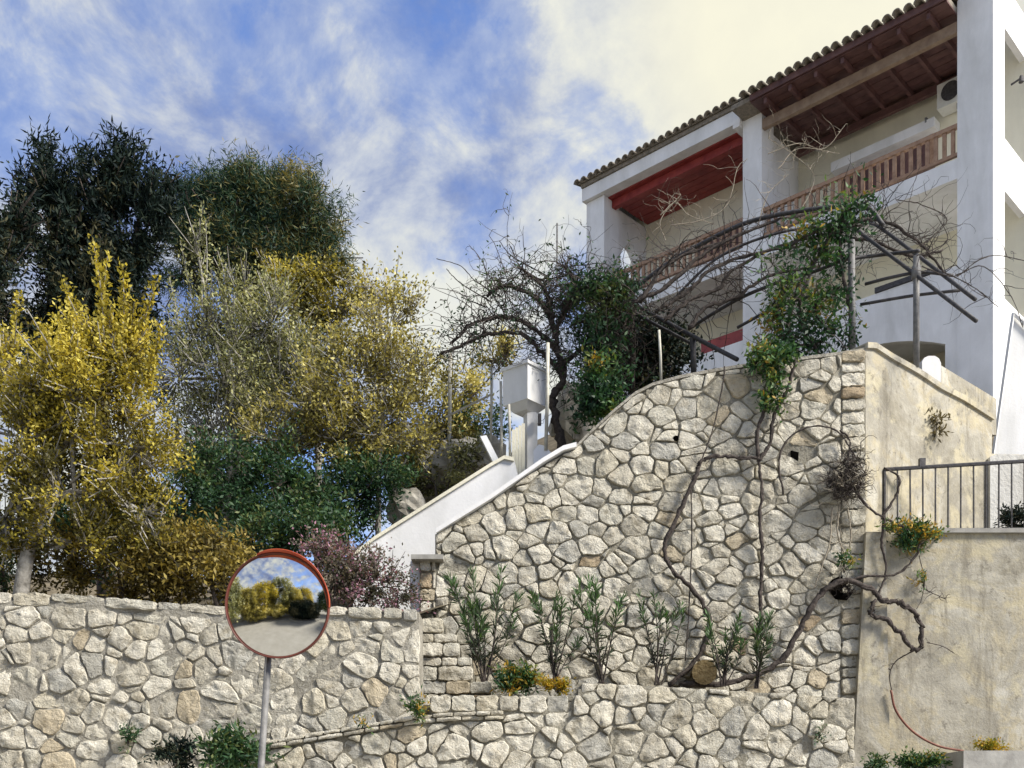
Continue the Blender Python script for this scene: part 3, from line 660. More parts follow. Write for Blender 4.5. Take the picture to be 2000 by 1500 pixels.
# roofs and ceilings
hpart('front_lintel', WHITE, 5.321, 9.8, -.12, .16, 15.29, 15.6)
hpart('front_lintel', WHITE, 9.55, 9.8, .161, 7, 15.29, 15.6)
hpart('roof_slab', TILE, .67, 5.30, -.5, TB - .001, 15.34, 15.44)
hpart('roof_slab', TILE, 5.33, 9.8, -.16, TB - .001, 15.61, 15.7)
mb = MB(); mb.hexa([H(9.85, -.2, 15.7), H(.7, -.2, 15.7), H(.7, 7, 17.3), H(9.85, 7, 17.3), H(9.85, -.2, 15.74), H(.7, -.2, 15.74), H(.7, 7, 17.4), H(9.85, 7, 17.4)]); mb.build('roof', TILE, house)
hpart('gable_return', WHITE, 5.33, 5.5, -.12, TB, 15.2, 15.289)
nb = 8
for i in range(nb):                               # ceiling boards run along the facade
    t0 = .165 + (TB - .17) * i / nb; t1 = .165 + (TB - .17) * (i + 1) / nb - .012; hpart('ceiling_board', WOODR, 5.33, 9.2, t0, t1, 15.26 + .004 * (i % 2), 15.30)
for i in range(11):
    t0 = -.48 + (TB + .48) * i / 11; t1 = -.48 + (TB + .48) * (i + 1) / 11 - .012; hpart('ceiling_board', WOODD, .67, 4.84, t0, t1, 15.30 + .004 * (i % 2), 15.335)
hpart('ceiling_beam', WOODR, 5.33, 9.19, .3, .44, 15.08, 15.255)
hpart('ceiling_beam', WOODB, .67, 4.84, .0, .11, 14.98, 15.18)
hpart('ceiling_beam', WOODD, .67, 4.84, TB - .32, TB - .22, 15.04, 15.18)
for i in range(7): s = 1.0 + i * .58; hpart('rafter', WOODD, s, s + .07, -.44, TB - .02, 15.181, 15.299)
hpart('fascia', WOODD, .67, 4.84, -.53, -.501, 15.32, 15.45)
# eave tiles
tile_me = None
def tile_at(s, t, z, ln=.5, r=.09, par=None):
    mb = MB(); n = 8; b0 = []
    for k, tt in enumerate((t, t + ln)):
        for rr in (r * (1 - .12 * k), r * (1 - .12 * k) - .02):
            for i in range(n + 1):
                a = math.pi * i / n; mb.v.append(tuple(H(s + rr * math.cos(a), tt, z + .09 * k + rr * math.sin(a) * 1.05)))
    m = n + 1
    for i in range(n):
        mb.f += [(i, i + 1, 2 * m + i + 1, 2 * m + i), (m + i, 3 * m + i, 3 * m + i + 1, m + i + 1), (i, m + i, m + i + 1, i + 1), (2 * m + i, 2 * m + i + 1, 3 * m + i + 1, 3 * m + i)]
    mb.f += [(0, 2 * m, 3 * m, m), (n, m + n, 3 * m + n, 2 * m + n)]
    return mb.build('roof_tile', TILE, par, True)
roofp = [o for o in house.children if o.name.startswith('roof')][-1]
s = 5.42
rt_par = bpy.data.objects['roof']
while s < 9.85:
    for r in range(2): tile_at(s + random.uniform(-.01, .01), -.3 + r * .42 + random.uniform(-.015, .015), 15.69 + r * .1, par=rt_par)
    s += .21
s = .72
while s < 5.0:
    for r in range(2): tile_at(s + random.uniform(-.01, .01), -.66 + r * .42 + random.uniform(-.015, .015), 15.43 + r * .09, par=rt_par)
    s += .21
# side wall with two openings
mb = MB()
for b_ in ((0, .12, .61, 7, 15.05, 15.9), (0, .12, .61, 7, 11.95, 12.95), (0, .12, .61, 7, 5.5, 9.9), (0, .12, 3.4, 7, 9.901, 11.949), (0, .12, 3.4, 7, 12.951, 15.049)): hb(mb, *b_)
mb.build('side_wall', WHITE, house)
hpart('loggia_inner_wall', WHITE, 1.0, 1.15, TB + .26, 3.4, 5.5, 15.04)
hpart('loggia_ceiling', CREAM, .13, .99, TB + .26, 3.39, 14.9, 15.04)
hpart('loggia_ceiling', CREAM, .13, .99, TB + .26, 3.39, 11.8, 11.94)
hpart('rear_block', WHITE, 1.2, 9.5, TB + .26, 7, 5.5, 15.6)
# railings
def railing(s0, s1):
    rl = hpart('balcony_railing', WOODRAIL, s0, s1, .04, .13, 13.19, 13.27)
    hpart('bottom_rail', WOODRAIL, s0, s1, .05, .12, 12.66, 12.72, parent=rl)
    s = s0 + .07
    while s < s1 - .05: hpart('baluster', WOODRAIL, s, s + .07, .06, .11, 12.721, 13.189, parent=rl); s += .165
railing(.665, 4.845); railing(5.325, 9.195)
# doors, shutter box, AC
hpart('shutter_box', WHITE, 1.7, 4.0, TB - .3, TB - .001, 14.35, 14.55)
d_ = hpart('shutter_door', WOODD, 1.9, 3.8, TB - .06, TB - .001, 12.6, 14.34)
hpart('door_frame', WOODRAIL, 1.8, 1.899, TB - .09, TB - .001, 12.6, 14.34, parent=d_); hpart('door_frame', WOODRAIL, 3.801, 3.9, TB - .09, TB - .001, 12.6, 14.34, parent=d_)
hpart('shutter_door', WOODD, 6.3, 7.7, TB - .06, TB - .001, 12.6, 14.3)
hpart('lower_door', WOODR, 5.8, 6.9, TB - .06, TB - .001, 9.93, 11.2)
hpart('lower_awning', WOODR, 5.35, 6.6, .3, 1.0, 10.62, 10.95)
acu = root('air_conditioner', 'off white air conditioner unit hung under the balcony ceiling by the corner pillar', 'air conditioner', H(1.5, TB - .2, 14.5))
mb = MB(); hb(mb, .75, 1.62, TB - .36, TB - .03, 14.62, 15.12); mb.build('casing', ACW, acu)
mb = MB(); c = H(1.34, TB - .37, 14.88); mb.tube([c, c - B * .015], .19, 20); mb.build('fan_grille', IRON, acu)
mb = MB(); hb(mb, 1.2, 1.24, TB - .3, TB - .002, 14.5, 14.61); hb(mb, 1.86, 1.9, TB - .3, TB - .002, 14.5, 14.61); mb.build('bracket', STEEL, acu)
lm = root('wall_lamp', 'small bracket lamp on the side wall of the house at the right edge', 'lamp', H(0, 1.0, 13.9))
mb = MB(); a = H(-.02, .9, 14.1); mb.tube([a, a + Vector((.1, -.12, .02)), a + Vector((.12, -.16, -.02))], .02, 6); mb.build('arm', IRON, lm)
mb = MB(); mb.tube([a + Vector((.12, -.16, .06)), a + Vector((.12, -.16, -.06))], [.03, .05], 8); mb.build('lamp_shade', IRON, lm)

# ================================================================== PERGOLA, POLES, RAILING
pg = root('pergola', 'dark iron pipe pergola carrying bare vines in front of the house', 'pergola', P(1665, 690, 11.7))
def pipe(name, pts, r, m=IRON, par=pg, n=7, k=5): mb = MB(); mb.tube(spline(pts, k) if len(pts) > 2 else pts, r, n); return mb.build(name, m, par, True)
pipe('post', [P(1790, 716, 11.45), P(1790, 500, 11.45)], .034, STEEL)
pipe('post_clamp', [P(1790, 545, 11.45), P(1790, 520, 11.45)], .05, STEEL)
pipe('post', [P(1665, 690, 11.7), P(1663, 470, 11.7)], .038, STEEL)
pipe('post', [P(1232, 760, 13.2), P(1236, 590, 13.2)], .05, VINE)
pipe('post', [P(1355, 735, 12.6), P(1353, 655, 12.6)], .035)
pipe('beam', [P(1700, 435, 12.6), P(1730, 452, 12.3), P(1905, 585, 10.9)], .021)
pipe('beam', [P(1640, 425, 12.6), P(1697, 467, 12.1), P(1907, 627, 10.7)], .021)
pipe('beam', [P(1680, 595, 11.8), P(1780, 578, 11.6), P(1876, 567, 11.4)], .017)
pipe('beam', [P(1640, 508, 12.0), P(1720, 498, 12.0), P(1795, 490, 11.6)], .02)
pipe('beam', [P(1690, 555, 11.8), P(1740, 542, 11.6), P(1800, 532, 11.5), P(1862, 538, 11.4)], .018)
pipe('arched_pipe', [P(1232, 568, 13.2), P(1300, 518, 13), P(1367, 478, 12.7), P(1467, 432, 12.4), P(1600, 407, 12.1), P(1690, 405, 12), P(1725, 440, 11.9)], .026)
pipe('arched_pipe', [P(1345, 643, 12.9), P(1400, 608, 12.6), P(1457, 577, 12.4), P(1530, 548, 12.2), P(1600, 527, 12), P(1665, 500, 11.8)], .02)
pipe('arched_pipe', [P(1300, 600, 13.0), P(1400, 505, 12.8), P(1520, 455, 12.6), P(1640, 440, 12.5)], .016)
pipe('arched_pipe', [P(1440, 640, 12.4), P(1500, 608, 12.2), P(1560, 585, 12), P(1664, 560, 11.8)], .018)
pipe('brace', [P(1234, 592, 13.1), P(1350, 655, 12.6), P(1440, 702, 12.0)], .026)
pipe('brace', [P(1240, 612, 13.2), P(1352, 672, 12.7)], .02)
def pole(px0, py0, px1, py1, D, label, r=.017):
    mb = MB(); mb.tube([P(px0, py0, D), P((px0 + px1) / 2 + 1, (py0 + py1) / 2, D), P(px1, py1, D)], r, 6); o = mb.build('support_pole', PALEPOLE, None, True); tag(o, label, 'pole', 'thin pale poles under the vine')
pole(876, 935, 879, 690, 13.6, 'leftmost thin pale pole, standing among the rocks of the bank', .026)
pole(958, 880, 960, 715, 13.2, 'thin pale pole just left of the white box, second from the left')
pole(979, 900, 978, 745, 12.9, 'thin pale pole touching the left side of the white box')
pole(996, 905, 994, 790, 12.6, 'short pale pole in front of the cream gate')
pole(1066, 880, 1070, 670, 12.4, 'thin pale pole right of the white box', .022)
pole(1291, 745, 1287, 645, 12.2, 'short pale pole in front of the dark ivy near the wall top', .016)
mb = MB(); mb.tube([P(1088, 560, 24), P(1088, 436, 24)], .02, 5); o = mb.build('antenna_mast', STEEL); tag(o, 'thin grey antenna mast against the sky left of the house', 'mast')
mb = MB(); mb.tube([P(870, 815, 13.5), P(960, 770, 13.5)], .014, 5); o = mb.build('cross_pole', PALEPOLE); tag(o, 'slanting pale bar tied between two poles left of the white box', 'bar')
hr = root('iron_railing', 'thin black iron railing on the ledge of the old rendered wall', 'railing', P(1860, 1042, 11.1))
D = 11.15
mb = MB(); mb.tube([P(1728, 917, D), P(2200, 889, D)], .02, 6); mb.build('top_rail', IRON, hr)
mb = MB(); mb.tube([P(1728, 1035, D), P(2200, 1031, D)], .013, 6); mb.build('bottom_rail', IRON, hr)
x = 1728
while x < 2190:
    q0, q1 = P(x + random.uniform(-.6, .6), 1040, D), P(x, 917 - (x - 1728) * .0593, D); mb = MB(); mb.tube([q0, q1], .0095 if x > 1730 else .014, 5); mb.build('bar', IRON, hr); x += 24.8
mb = MB(); q = P(1801, 905, D); mb.box(q.x - .03, q.x + .03, D - .02, D + .03, q.z - .04, q.z + .05); mb.build('end_plate', IRON, hr)

# ================================================================== TRAFFIC MIRROR
DM = 6.3; mc = P(541, 1183, DM)
tm = root('traffic_mirror', 'round convex traffic mirror with a faded orange rim on a thin grey pole', 'traffic mirror', (P(500, 1600, DM).x, DM + .05, 0))
nrm_ = Vector((-.02, -1, -.13)).normalized(); xa = Vector((1, 0, 0)); xa = (xa - nrm_ * xa.dot(nrm_)).normalized(); ya = xa.cross(nrm_) * -1
if ya.z < 0: ya = -ya
def disc(profile, n=64):
    v = []; f = []
    for r, h in profile:
        for i in range(n): a = 2 * math.pi * i / n; v.append(tuple(mc + xa * r * math.cos(a) + ya * r * math.sin(a) + nrm_ * h))
    for j in range(len(profile) - 1):
        for i in range(n): f.append((j * n + i, j * n + (i + 1) % n, (j + 1) * n + (i + 1) % n, (j + 1) * n + i))
    return v, f
RC = .82; rr = .297
prof = [(rr * k / 12 + .0001, math.sqrt(RC ** 2 - (rr * k / 12) ** 2) - math.sqrt(RC ** 2 - rr ** 2)) for k in range(12, -1, -1)]
v, f = disc(prof); mesh_obj('mirror_face', v, f, MIRROR, tm, True)
v, f = disc([(rr - .001, .001), (rr + .004, .012), (rr + .007, .012), (rr + .010, .004), (rr + .010, -.03), (rr - .01, -.05), (.12, -.075), (.001, -.08)]); mesh_obj('rim', v, f, RIMC, tm, True)
mb = MB()                                        # hood on the upper right
n = 26; w0 = []
for i in range(n + 1):
    a = R(-2 + 112 * i / n); e = max(0.0, math.sin(math.pi * i / n)) ** .6; d = xa * math.cos(a) + ya * math.sin(a)
    for r, h in ((rr + .009, .008), (rr + .009 + .014 * e, .02 + .04 * e), (rr + .014 + .014 * e, .02 + .04 * e), (rr + .014, -.03)): mb.v.append(tuple(mc + d * r + nrm_ * h))
for i in range(n):
    for k in range(4): k2 = (k + 1) % 4; mb.f.append((i * 4 + k, i * 4 + k2, (i + 1) * 4 + k2, (i + 1) * 4 + k))
mb.build('hood', ORANGE, tm, True)
pb = P(502, 1500, DM); pt = P(516, 1285, DM); dirp = (pt - pb).normalized(); base = pb - dirp * (pb.z / dirp.z); topp = pt + dirp * .22
mb = MB(); mb.tube([base + Vector((0, .1, 0)), topp + Vector((0, .1, 0))], .02, 12); mb.build('pole', STEEL, tm, True)
mb = MB(); q = topp + Vector((0, .1, -.08)); mb.box(q.x - .05, q.x + .05, DM + .04, DM + .13, q.z - .05, q.z + .05); mb.build('clamp', STEEL, tm)

# ================================================================== TREES AND SHRUBS (left)
def G(px, D): x = (px - 1000) / F * D; return (x, D, ground_h(x, D) - .05)
t1 = tree('yellow_tree', 'tall bright yellow green tree with pale leaning trunk behind the left wall', 'tree', G(38, 10.9),
     [(150, 760, 145, 120, 900, 0, .12), (50, 860, 110, 130, 700, 0, -.02), (240, 870, 100, 130, 700, 0, .0), (120, 960, 150, 100, 700, 0, -.3), (225, 690, 80, 70, 300, 0, .1), (10, 740, 50, 80, 160), (280, 1000, 80, 90, 330, 0, -.35), (10, 1010, 70, 90, 300, 0, -.4), (150, 1060, 120, 50, 300, 0, -.45)],
     10.9, YELL, BARK, .043, .024, per=17, twl=.26, up=.45, trunk_r=.085, tr_path=[P(48, 1110, 10.9), P(70, 1030, 10.9), P(95, 950, 10.9), P(120, 830, 10.9), P(150, 700, 10.9)], twigs=110, clump=.35)
def shoots(rt, lst, D, ll, lw, m_, bark, base_n, sd=.05, tone=.6, jd=.3, r=.012):
    Ps, Ds, Ts = [], [], []; mb = MB()
    for (x0, y0, x1, y1) in lst:
        a, b_ = P(x0, y0, D + random.uniform(-jd, jd)), P(x1, y1, D + random.uniform(-jd, jd)); mid = a.lerp(b_, .5) + Vector((random.uniform(-sd, sd), 0, 0)); sp = spline([a, mid, b_], 9)
        mb.tube(sp, [r * (1 - .04 * i) for i in range(len(sp))], 4)
        for i, p in enumerate(sp):
            m_n = int(base_n * (1.3 - .05 * i)) ; Ps.append(np.array(p) + RS.normal(size=(m_n, 3)) * [sd * .5, sd * .5, sd * .4]); d = unit(m_n) * .9 + [0, 0, .6]; Ds.append(d / np.linalg.norm(d, axis=1, keepdims=True)); Ts.append(tone + RS.normal(size=m_n) * .2)
    leaf_mesh('shoot_leaves', np.concatenate(Ps), np.concatenate(Ds), ll, lw, m_, rt, np.concatenate(Ts)); mb.build('shoots', bark, rt)
shoots(t1, [(200, 720, 182, 470), (195, 700, 210, 500), (230, 700, 240, 520), (140, 720, 130, 552), (160, 730, 150, 590), (270, 720, 305, 548), (260, 730, 262, 590), (20, 760, 38, 572), (50, 800, 2, 640), (225, 720, 222, 600), (290, 760, 318, 640), (100, 800, 75, 690)], 10.9, .05, .028, YELL, BARK, 24)
t2 = tree('dark_evergreen', 'tall dark evergreen tree with spiky top behind the yellow tree', 'tree', G(210, 17),
     [(200, 580, 120, 120, 900), (125, 490, 62, 90, 420), (240, 490, 80, 90, 500), (215, 400, 34, 60, 130), (90, 400, 28, 50, 90), (275, 410, 28, 50, 90), (230, 660, 120, 70, 420), (80, 640, 70, 80, 260)],
     17, DARK, DBARK, .11, .034, per=17, twl=.5, up=.75, spread=.45, trunk_r=.16, twigs=25)
shoots(t2, [(75, 400, 68, 272), (95, 400, 100, 268), (50, 450, 48, 330), (130, 420, 140, 310), (165, 400, 172, 285), (190, 420, 205, 300), (215, 400, 220, 252), (240, 420, 250, 275), (265, 400, 268, 276), (290, 440, 300, 330), (310, 460, 322, 345), (30, 500, 35, 400), (120, 460, 118, 360), (240, 380, 235, 310)], 17, .15, .028, DARK, DBARK, 44, .17, .4, .45, .02)
tree('dark_evergreen', 'dark evergreen tree cut by the left edge of the picture', 'tree', G(-20, 16.2),
     [(-15, 560, 50, 120, 460), (0, 450, 32, 60, 140), (10, 700, 60, 80, 260)], 16.2, DARK, DBARK, .11, .034, per=13, twl=.5, up=.6, trunk_r=.14, twigs=25)
tree('pine_tree', 'round bushy pine with golden lit side against the sky', 'tree', G(470, 20),
     [(500, 465, 135, 92, 1400), (475, 392, 62, 40, 420), (590, 420, 60, 60, 420, -.5, .3), (400, 430, 62, 70, 400, 0, -.15), (560, 510, 95, 45, 420, -.4, .1), (500, 385, 60, 36, 260, -.4, .2), (500, 460, 110, 80, 500, .3, -.3), (640, 500, 28, 24, 90), (370, 520, 50, 60, 220)],  # tone shifts paint sunlit gold right and top, shade left and inside
     20, PINE, DBARK, .12, .016, per=34, twl=.45, up=.3, spread=.5, shell=.35, trunk_r=.2, twigs=20, clump=.55)
tree('olive_tree', 'feathery olive coloured tree in the middle of the thicket', 'tree', G(430, 13.6),
     [(480, 720, 130, 120, 700), (400, 660, 75, 90, 260), (530, 640, 100, 80, 380), (560, 780, 120, 100, 520), (420, 850, 100, 90, 420), (385, 490, 26, 40, 40), (440, 600, 55, 50, 110), (350, 740, 70, 100, 320), (350, 880, 70, 70, 300), (600, 720, 90, 70, 330)],
     13.6, OLIVE, BARK, .05, .022, per=14, twl=.36, up=.6, trunk_r=.07, twigs=120, clump=.45)
tree('golden_topped_tree', 'tree with mustard yellow top in front of the pine', 'tree', G(620, 14.5),
     [(620, 590, 88, 52, 620), (560, 560, 45, 40, 200), (680, 590, 40, 46, 190), (600, 660, 70, 50, 260)],
     14.5, YELL, BARK, .055, .026, per=13, twl=.28, up=.5, trunk_r=.06, twigs=40, tone_shift=-.22, clump=.4)
tree('sparse_golden_tree', 'sparse golden leaved tree with see through crown, nearest the vine covered pergola', 'tree', G(740, 13),
     [(760, 640, 80, 95, 300), (700, 740, 90, 70, 400), (790, 740, 70, 90, 300), (740, 840, 110, 70, 480), (640, 780, 80, 70, 300), (810, 850, 60, 50, 230), (745, 560, 50, 40, 70), (660, 860, 100, 60, 620), (560, 860, 80, 60, 420), (740, 800, 100, 60, 420)],
     13, GOLD, BARK, .048, .025, per=11, twl=.32, up=.55, trunk_r=.045, twigs=110, clump=.45)
for (px, D_, lab, bl, m_) in (
    (480, 12.8, 'dark green shrub in the middle under the olive tree', [(470, 960, 110, 80, 620), (560, 940, 80, 90, 420)], DGREEN),
    (700, 12.9, 'dark green shrub against the top of the white parapet', [(680, 980, 90, 70, 560), (740, 950, 55, 45, 220)], DGREEN),
    (360, 12.3, 'deep green shrub behind the rusty orange shrub', [(350, 1010, 80, 70, 420), (400, 930, 55, 60, 220)], DGREEN),
    (590, 12.2, 'low green shrub between the mirror and the bank', [(600, 1030, 80, 60, 420), (500, 1060, 70, 50, 320)], DGREEN),
    (880, 14.6, 'bright mustard bush behind the poles left of the white box', [(900, 770, 60, 42, 330), (860, 840, 60, 60, 260), (990, 700, 60, 30, 170)], GOLD),
    (850, 14.8, 'dull green bush behind the rocks on the bank', [(850, 860, 50, 50, 260), (930, 830, 60, 50, 300)], DGREEN),
    (240, 11.2, 'rusty leaved shrub directly on top of the left wall', [(230, 1110, 110, 60, 620), (340, 1120, 90, 55, 520), (110, 1110, 60, 50, 200)], RUST),
    (430, 11.0, 'orange green shrub on the wall just left of the mirror', [(400, 1110, 80, 62, 520), (455, 1150, 50, 40, 260)], RUST),
    (870, 13.4, 'green twiggy shrub growing in front of the broad rock', [(850, 950, 40, 34, 170), (800, 930, 34, 30, 120), (905, 880, 30, 26, 90)], OLIVE),
    (10, 11.8, 'dark shrub in the corner left of the pale trunk', [(5, 1100, 60, 60, 320)], DGREEN)):
    tree('shrub', lab, 'shrub', G(px, D_), bl, D_, m_, DBARK, .06, .024, per=12, twl=.26, up=.35, trunk_r=.03, twigs=30, group='shrubs on the bank behind the left wall', crown='foliage', clump=.45)
tree('flowering_bush', 'dark twiggy bougainvillea with purple pink bracts hanging over the wall by the mirror', 'bush', G(680, 10.35),
     [(660, 1120, 75, 55, 620), (735, 1140, 60, 45, 420), (620, 1085, 40, 30, 160), (780, 1165, 30, 26, 110)], 10.4, BOUG, DBARK, .034, .02, per=9, twl=.2, up=.2, spread=.8, trunk_r=.02, twigs=130, crown='foliage', clump=.5)

for (D0, lst) in ((13.6, [(380, 600, 352, 470), (395, 600, 375, 440), (400, 600, 402, 430), (440, 580, 425, 490), (500, 600, 520, 520), (350, 640, 330, 540)]),):
    shoots([o for o in bpy.data.objects if o.name == 'olive_tree'][0], lst, D0, .05, .024, OLIVE, BARK, 9, .06, .75, .3, .012)
# dark thicket mass filling the back of the bank
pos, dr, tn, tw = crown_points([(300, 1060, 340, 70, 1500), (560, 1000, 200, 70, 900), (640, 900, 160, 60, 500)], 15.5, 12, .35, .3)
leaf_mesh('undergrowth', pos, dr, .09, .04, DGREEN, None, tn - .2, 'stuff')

# ================================================================== VINES
def twig_mass(mb, hosts, n, ln, r=.005, grav=.02, curl=.42, D=None, sides=3, updir=.3):
    tips = []
    for _ in range(n):
        h = random.choice(hosts); i = random.randrange(len(h) - 1); p = h[i].lerp(h[i + 1], random.random())
        d = Vector((random.gauss(0, 1), random.gauss(0, .6), random.gauss(updir, .8)))
        w_ = wander(p, d, ln * random.uniform(.4, 1.3), 7, curl, grav); rr_ = r * random.uniform(.6, 1.4)
        mb.tube(w_, [rr_ * (1 - .1 * j) for j in range(len(w_))], sides, False); tips.append(w_)
    return tips
def leaf_on(tips, n, size, mat_, parent, name='foliage', wr=.45, tone=0, jitter=.03):
    Pp = []; 
    for _ in range(n): w_ = random.choice(tips); p = random.choice(w_); Pp.append(tuple(p))
    Pp = np.array(Pp) + RS.normal(size=(n, 3)) * jitter; d = unit(n) + [0, 0, -.15]; d /= np.linalg.norm(d, axis=1, keepdims=True)
    cl = np.array([noise.noise(Vector(p) * 2.3) for p in Pp])
    return leaf_mesh(name, Pp, d, size * (.6 + .8 * RS.rand(n)), size * wr, mat_, parent, .45 + cl * .9 + RS.normal(size=n) * .15 + tone)
def vpath(pts, D): return spline([P(x, y, D + (z[0] if z else 0)) for x, y, *z in pts], 7)
def vtube(mb, sp, r0, r1, strand=True):
    m_ = len(sp); ph = random.uniform(0, 6)
    q = [p + Vector((random.gauss(0, r0 * .25), random.gauss(0, r0 * .12), random.gauss(0, r0 * .25))) for p in sp]
    mb.tube(q, [(r0 + (r1 - r0) * i / m_) * random.uniform(.78, 1.22) for i in range(m_)], 7)
    if strand and r0 > .012:
        mb.tube([p + Vector((math.cos(ph + i * .7), math.sin(ph + i * .7) * .6, math.sin(ph + i * .7))) * r0 * .8 for i, p in enumerate(q)], [(r0 + (r1 - r0) * i / m_) * random.uniform(.4, .65) for i in range(m_)], 5)
# twisted bare tree-like vine on the left
vt = root('twisted_vine', 'bare twisted vine tree with dense dark twigs left of the house', 'vine', P(1100, 890, 12.9))
hosts = [vpath(p, 12.9) for p in (
    [(1100, 890), (1088, 830), (1080, 780), (1100, 730), (1085, 670), (1080, 620)],
    [(1100, 730), (1060, 690), (1020, 655), (960, 650), (920, 665), (860, 695)],
    [(1085, 680), (1040, 640), (990, 620), (930, 630), (880, 670)],
    [(1080, 620), (1030, 570), (980, 560), (950, 580)], [(1085, 640), (1120, 590), (1180, 565), (1235, 585)],
    [(1085, 720), (1140, 680), (1200, 640), (1235, 590)], [(1080, 620), (1060, 560), (1010, 520)], [(1235, 595), (1210, 660), (1215, 730), (1205, 790)],
    [(1160, 800), (1165, 740), (1175, 660), (1190, 590)], [(1100, 600), (1130, 560), (1100, 520)])]
mb = MB()
for i, h in enumerate(hosts): vtube(mb, h, .055 if i == 0 else .03, .03 if i == 0 else .014)
mb.build('stem', VINE, vt, True)
mb = MB(); t1_ = twig_mass(mb, hosts[1:], 700, .75, .006, .03, .42); t2_ = twig_mass(mb, t1_[:400], 700, .35, .0045, 0, .5)
mb.build('twigs', VINE, kind='stuff', parent=vt)
leaf_on(t1_ + t2_, 2400, .05, DGREEN, vt, 'leaves', jitter=.04)
# long loose shoots against the sky
mb = MB()
for pts in ([(980, 580), (930, 550), (900, 520), (852, 505)], [(960, 590), (910, 560), (885, 540), (872, 525)], [(950, 600), (900, 580)], [(1070, 540), (1000, 500), (975, 470)], [(1120, 540), (1100, 505), (1095, 470)]):
    vtube(mb, vpath(pts, 12.9), .008, .004)
mb.build('shoots', VINE, vt)
iv = root('ivy', 'dark green ivy hanging under the vine beside the twisted trunk', 'ivy', P(1190, 815, 12.5))
hs = [vpath(p, 12.6) for p in ([(1180, 560), (1160, 640), (1150, 720), (1160, 810)], [(1200, 560), (1210, 650), (1190, 740), (1180, 800)], [(1120, 565), (1180, 560), (1230, 570)])]
mb = MB(); tp_ = twig_mass(mb, hs, 260, .4, .006, .1); mb.build('stems', VINE, iv); leaf_on(tp_, 3600, .07, DGREEN, iv, jitter=.06)
iv2 = root('ivy', 'bright green ivy clump low on the slope of the big stone wall', 'ivy', P(1175, 810, 12.1))
hs2 = [vpath(p, 12.1) for p in ([(1150, 790), (1185, 785), (1210, 775)], [(1165, 700), (1160, 760), (1165, 800)])]
mb = MB(); tp_ = twig_mass(mb, hs2, 90, .25, .005, .05); mb.build('stems', VINE, iv2); leaf_on(tp_, 1700, .07, GREEN, iv2, jitter=.05, tone=-.12)
tree('dark_hedge', 'dark dense shrub behind the wall top, in front of the lower balcony', 'shrub', (P(1270, 0, 13.8).x, 13.8, ground_h(2, 13.8)),
     [(1265, 690, 75, 60, 620), (1220, 720, 60, 60, 380), (1315, 710, 40, 30, 200), (1200, 630, 50, 50, 260)], 13.8, DARK, DBARK, .07, .035, per=12, twl=.28, up=.2, trunk_r=.04, twigs=40, crown='foliage', clump=.5)
# pergola vine
vp = root('pergola_vine', 'bare grey grape vine tangled over the pergola arches', 'vine', P(1560, 700, 11.6))
ph = [vpath(p, 12.3) for p in (
    [(1236, 590), (1300, 560), (1370, 500), (1450, 455), (1540, 425), (1620, 410)], [(1280, 610), (1340, 570), (1400, 520), (1480, 495), (1560, 470), (1650, 450)],
    [(1300, 625), (1340, 590), (1400, 565), (1430, 530), (1500, 490), (1580, 480)], [(1345, 640), (1380, 600), (1440, 580), (1500, 540), (1600, 520)],
    [(1560, 700), (1540, 640), (1560, 560), (1600, 500), (1650, 430)], [(1650, 440), (1720, 430), (1790, 470), (1850, 540)], [(1620, 470), (1700, 470), (1780, 500), (1840, 490)],
    [(1250, 590), (1290, 530), (1330, 500), (1420, 470)])]
mb = MB()
for h in ph: vtube(mb, h, .024, .012)
mb.build('stem', VINE, vp, True)
mb = MB(); ta = twig_mass(mb, ph, 320, .7, .0055, .02, .35); twig_mass(mb, ta[:150], 180, .3, .004, 0, .5)
mb.build('twigs', VINE, kind='stuff', parent=vp)
mb = MB()
tops = [vpath(p, 12.4) for p in ([(1290, 420), (1320, 395), (1345, 420), (1400, 440)], [(1310, 440), (1370, 430), (1420, 400), (1440, 330), (1460, 310)], [(1500, 300), (1560, 280), (1610, 290), (1650, 245)], [(1520, 330), (1560, 290), (1640, 300)], [(1300, 470), (1290, 430), (1330, 380)], [(1560, 420), (1590, 350), (1560, 310), (1500, 270)], [(1480, 440), (1500, 380), (1540, 340)])]
for h in tops: vtube(mb, h, .006, .003)
for h in tops: twig_mass(mb, [h], 16, .4, .0028, 0, .4)
mb.build('pale_shoots', PVINE, kind='stuff', parent=vp)
mb = MB()
rt_ = [vpath(p, 11.3) for p in ([(1800, 520), (1860, 540), (1920, 520), (1975, 580), (1998, 640)], [(1800, 480), (1850, 430), (1800, 400), (1750, 390)], [(1790, 500), (1850, 470), (1830, 420)], [(1870, 540), (1930, 500), (2010, 510)], [(1840, 530), (1900, 560), (1950, 600)])]
for h in rt_: vtube(mb, h, .006, .004)
twig_mass(mb, rt_, 50, .5, .0035, .03, .35); mb.build('thin_shoots', VINE, kind='stuff', parent=vp)
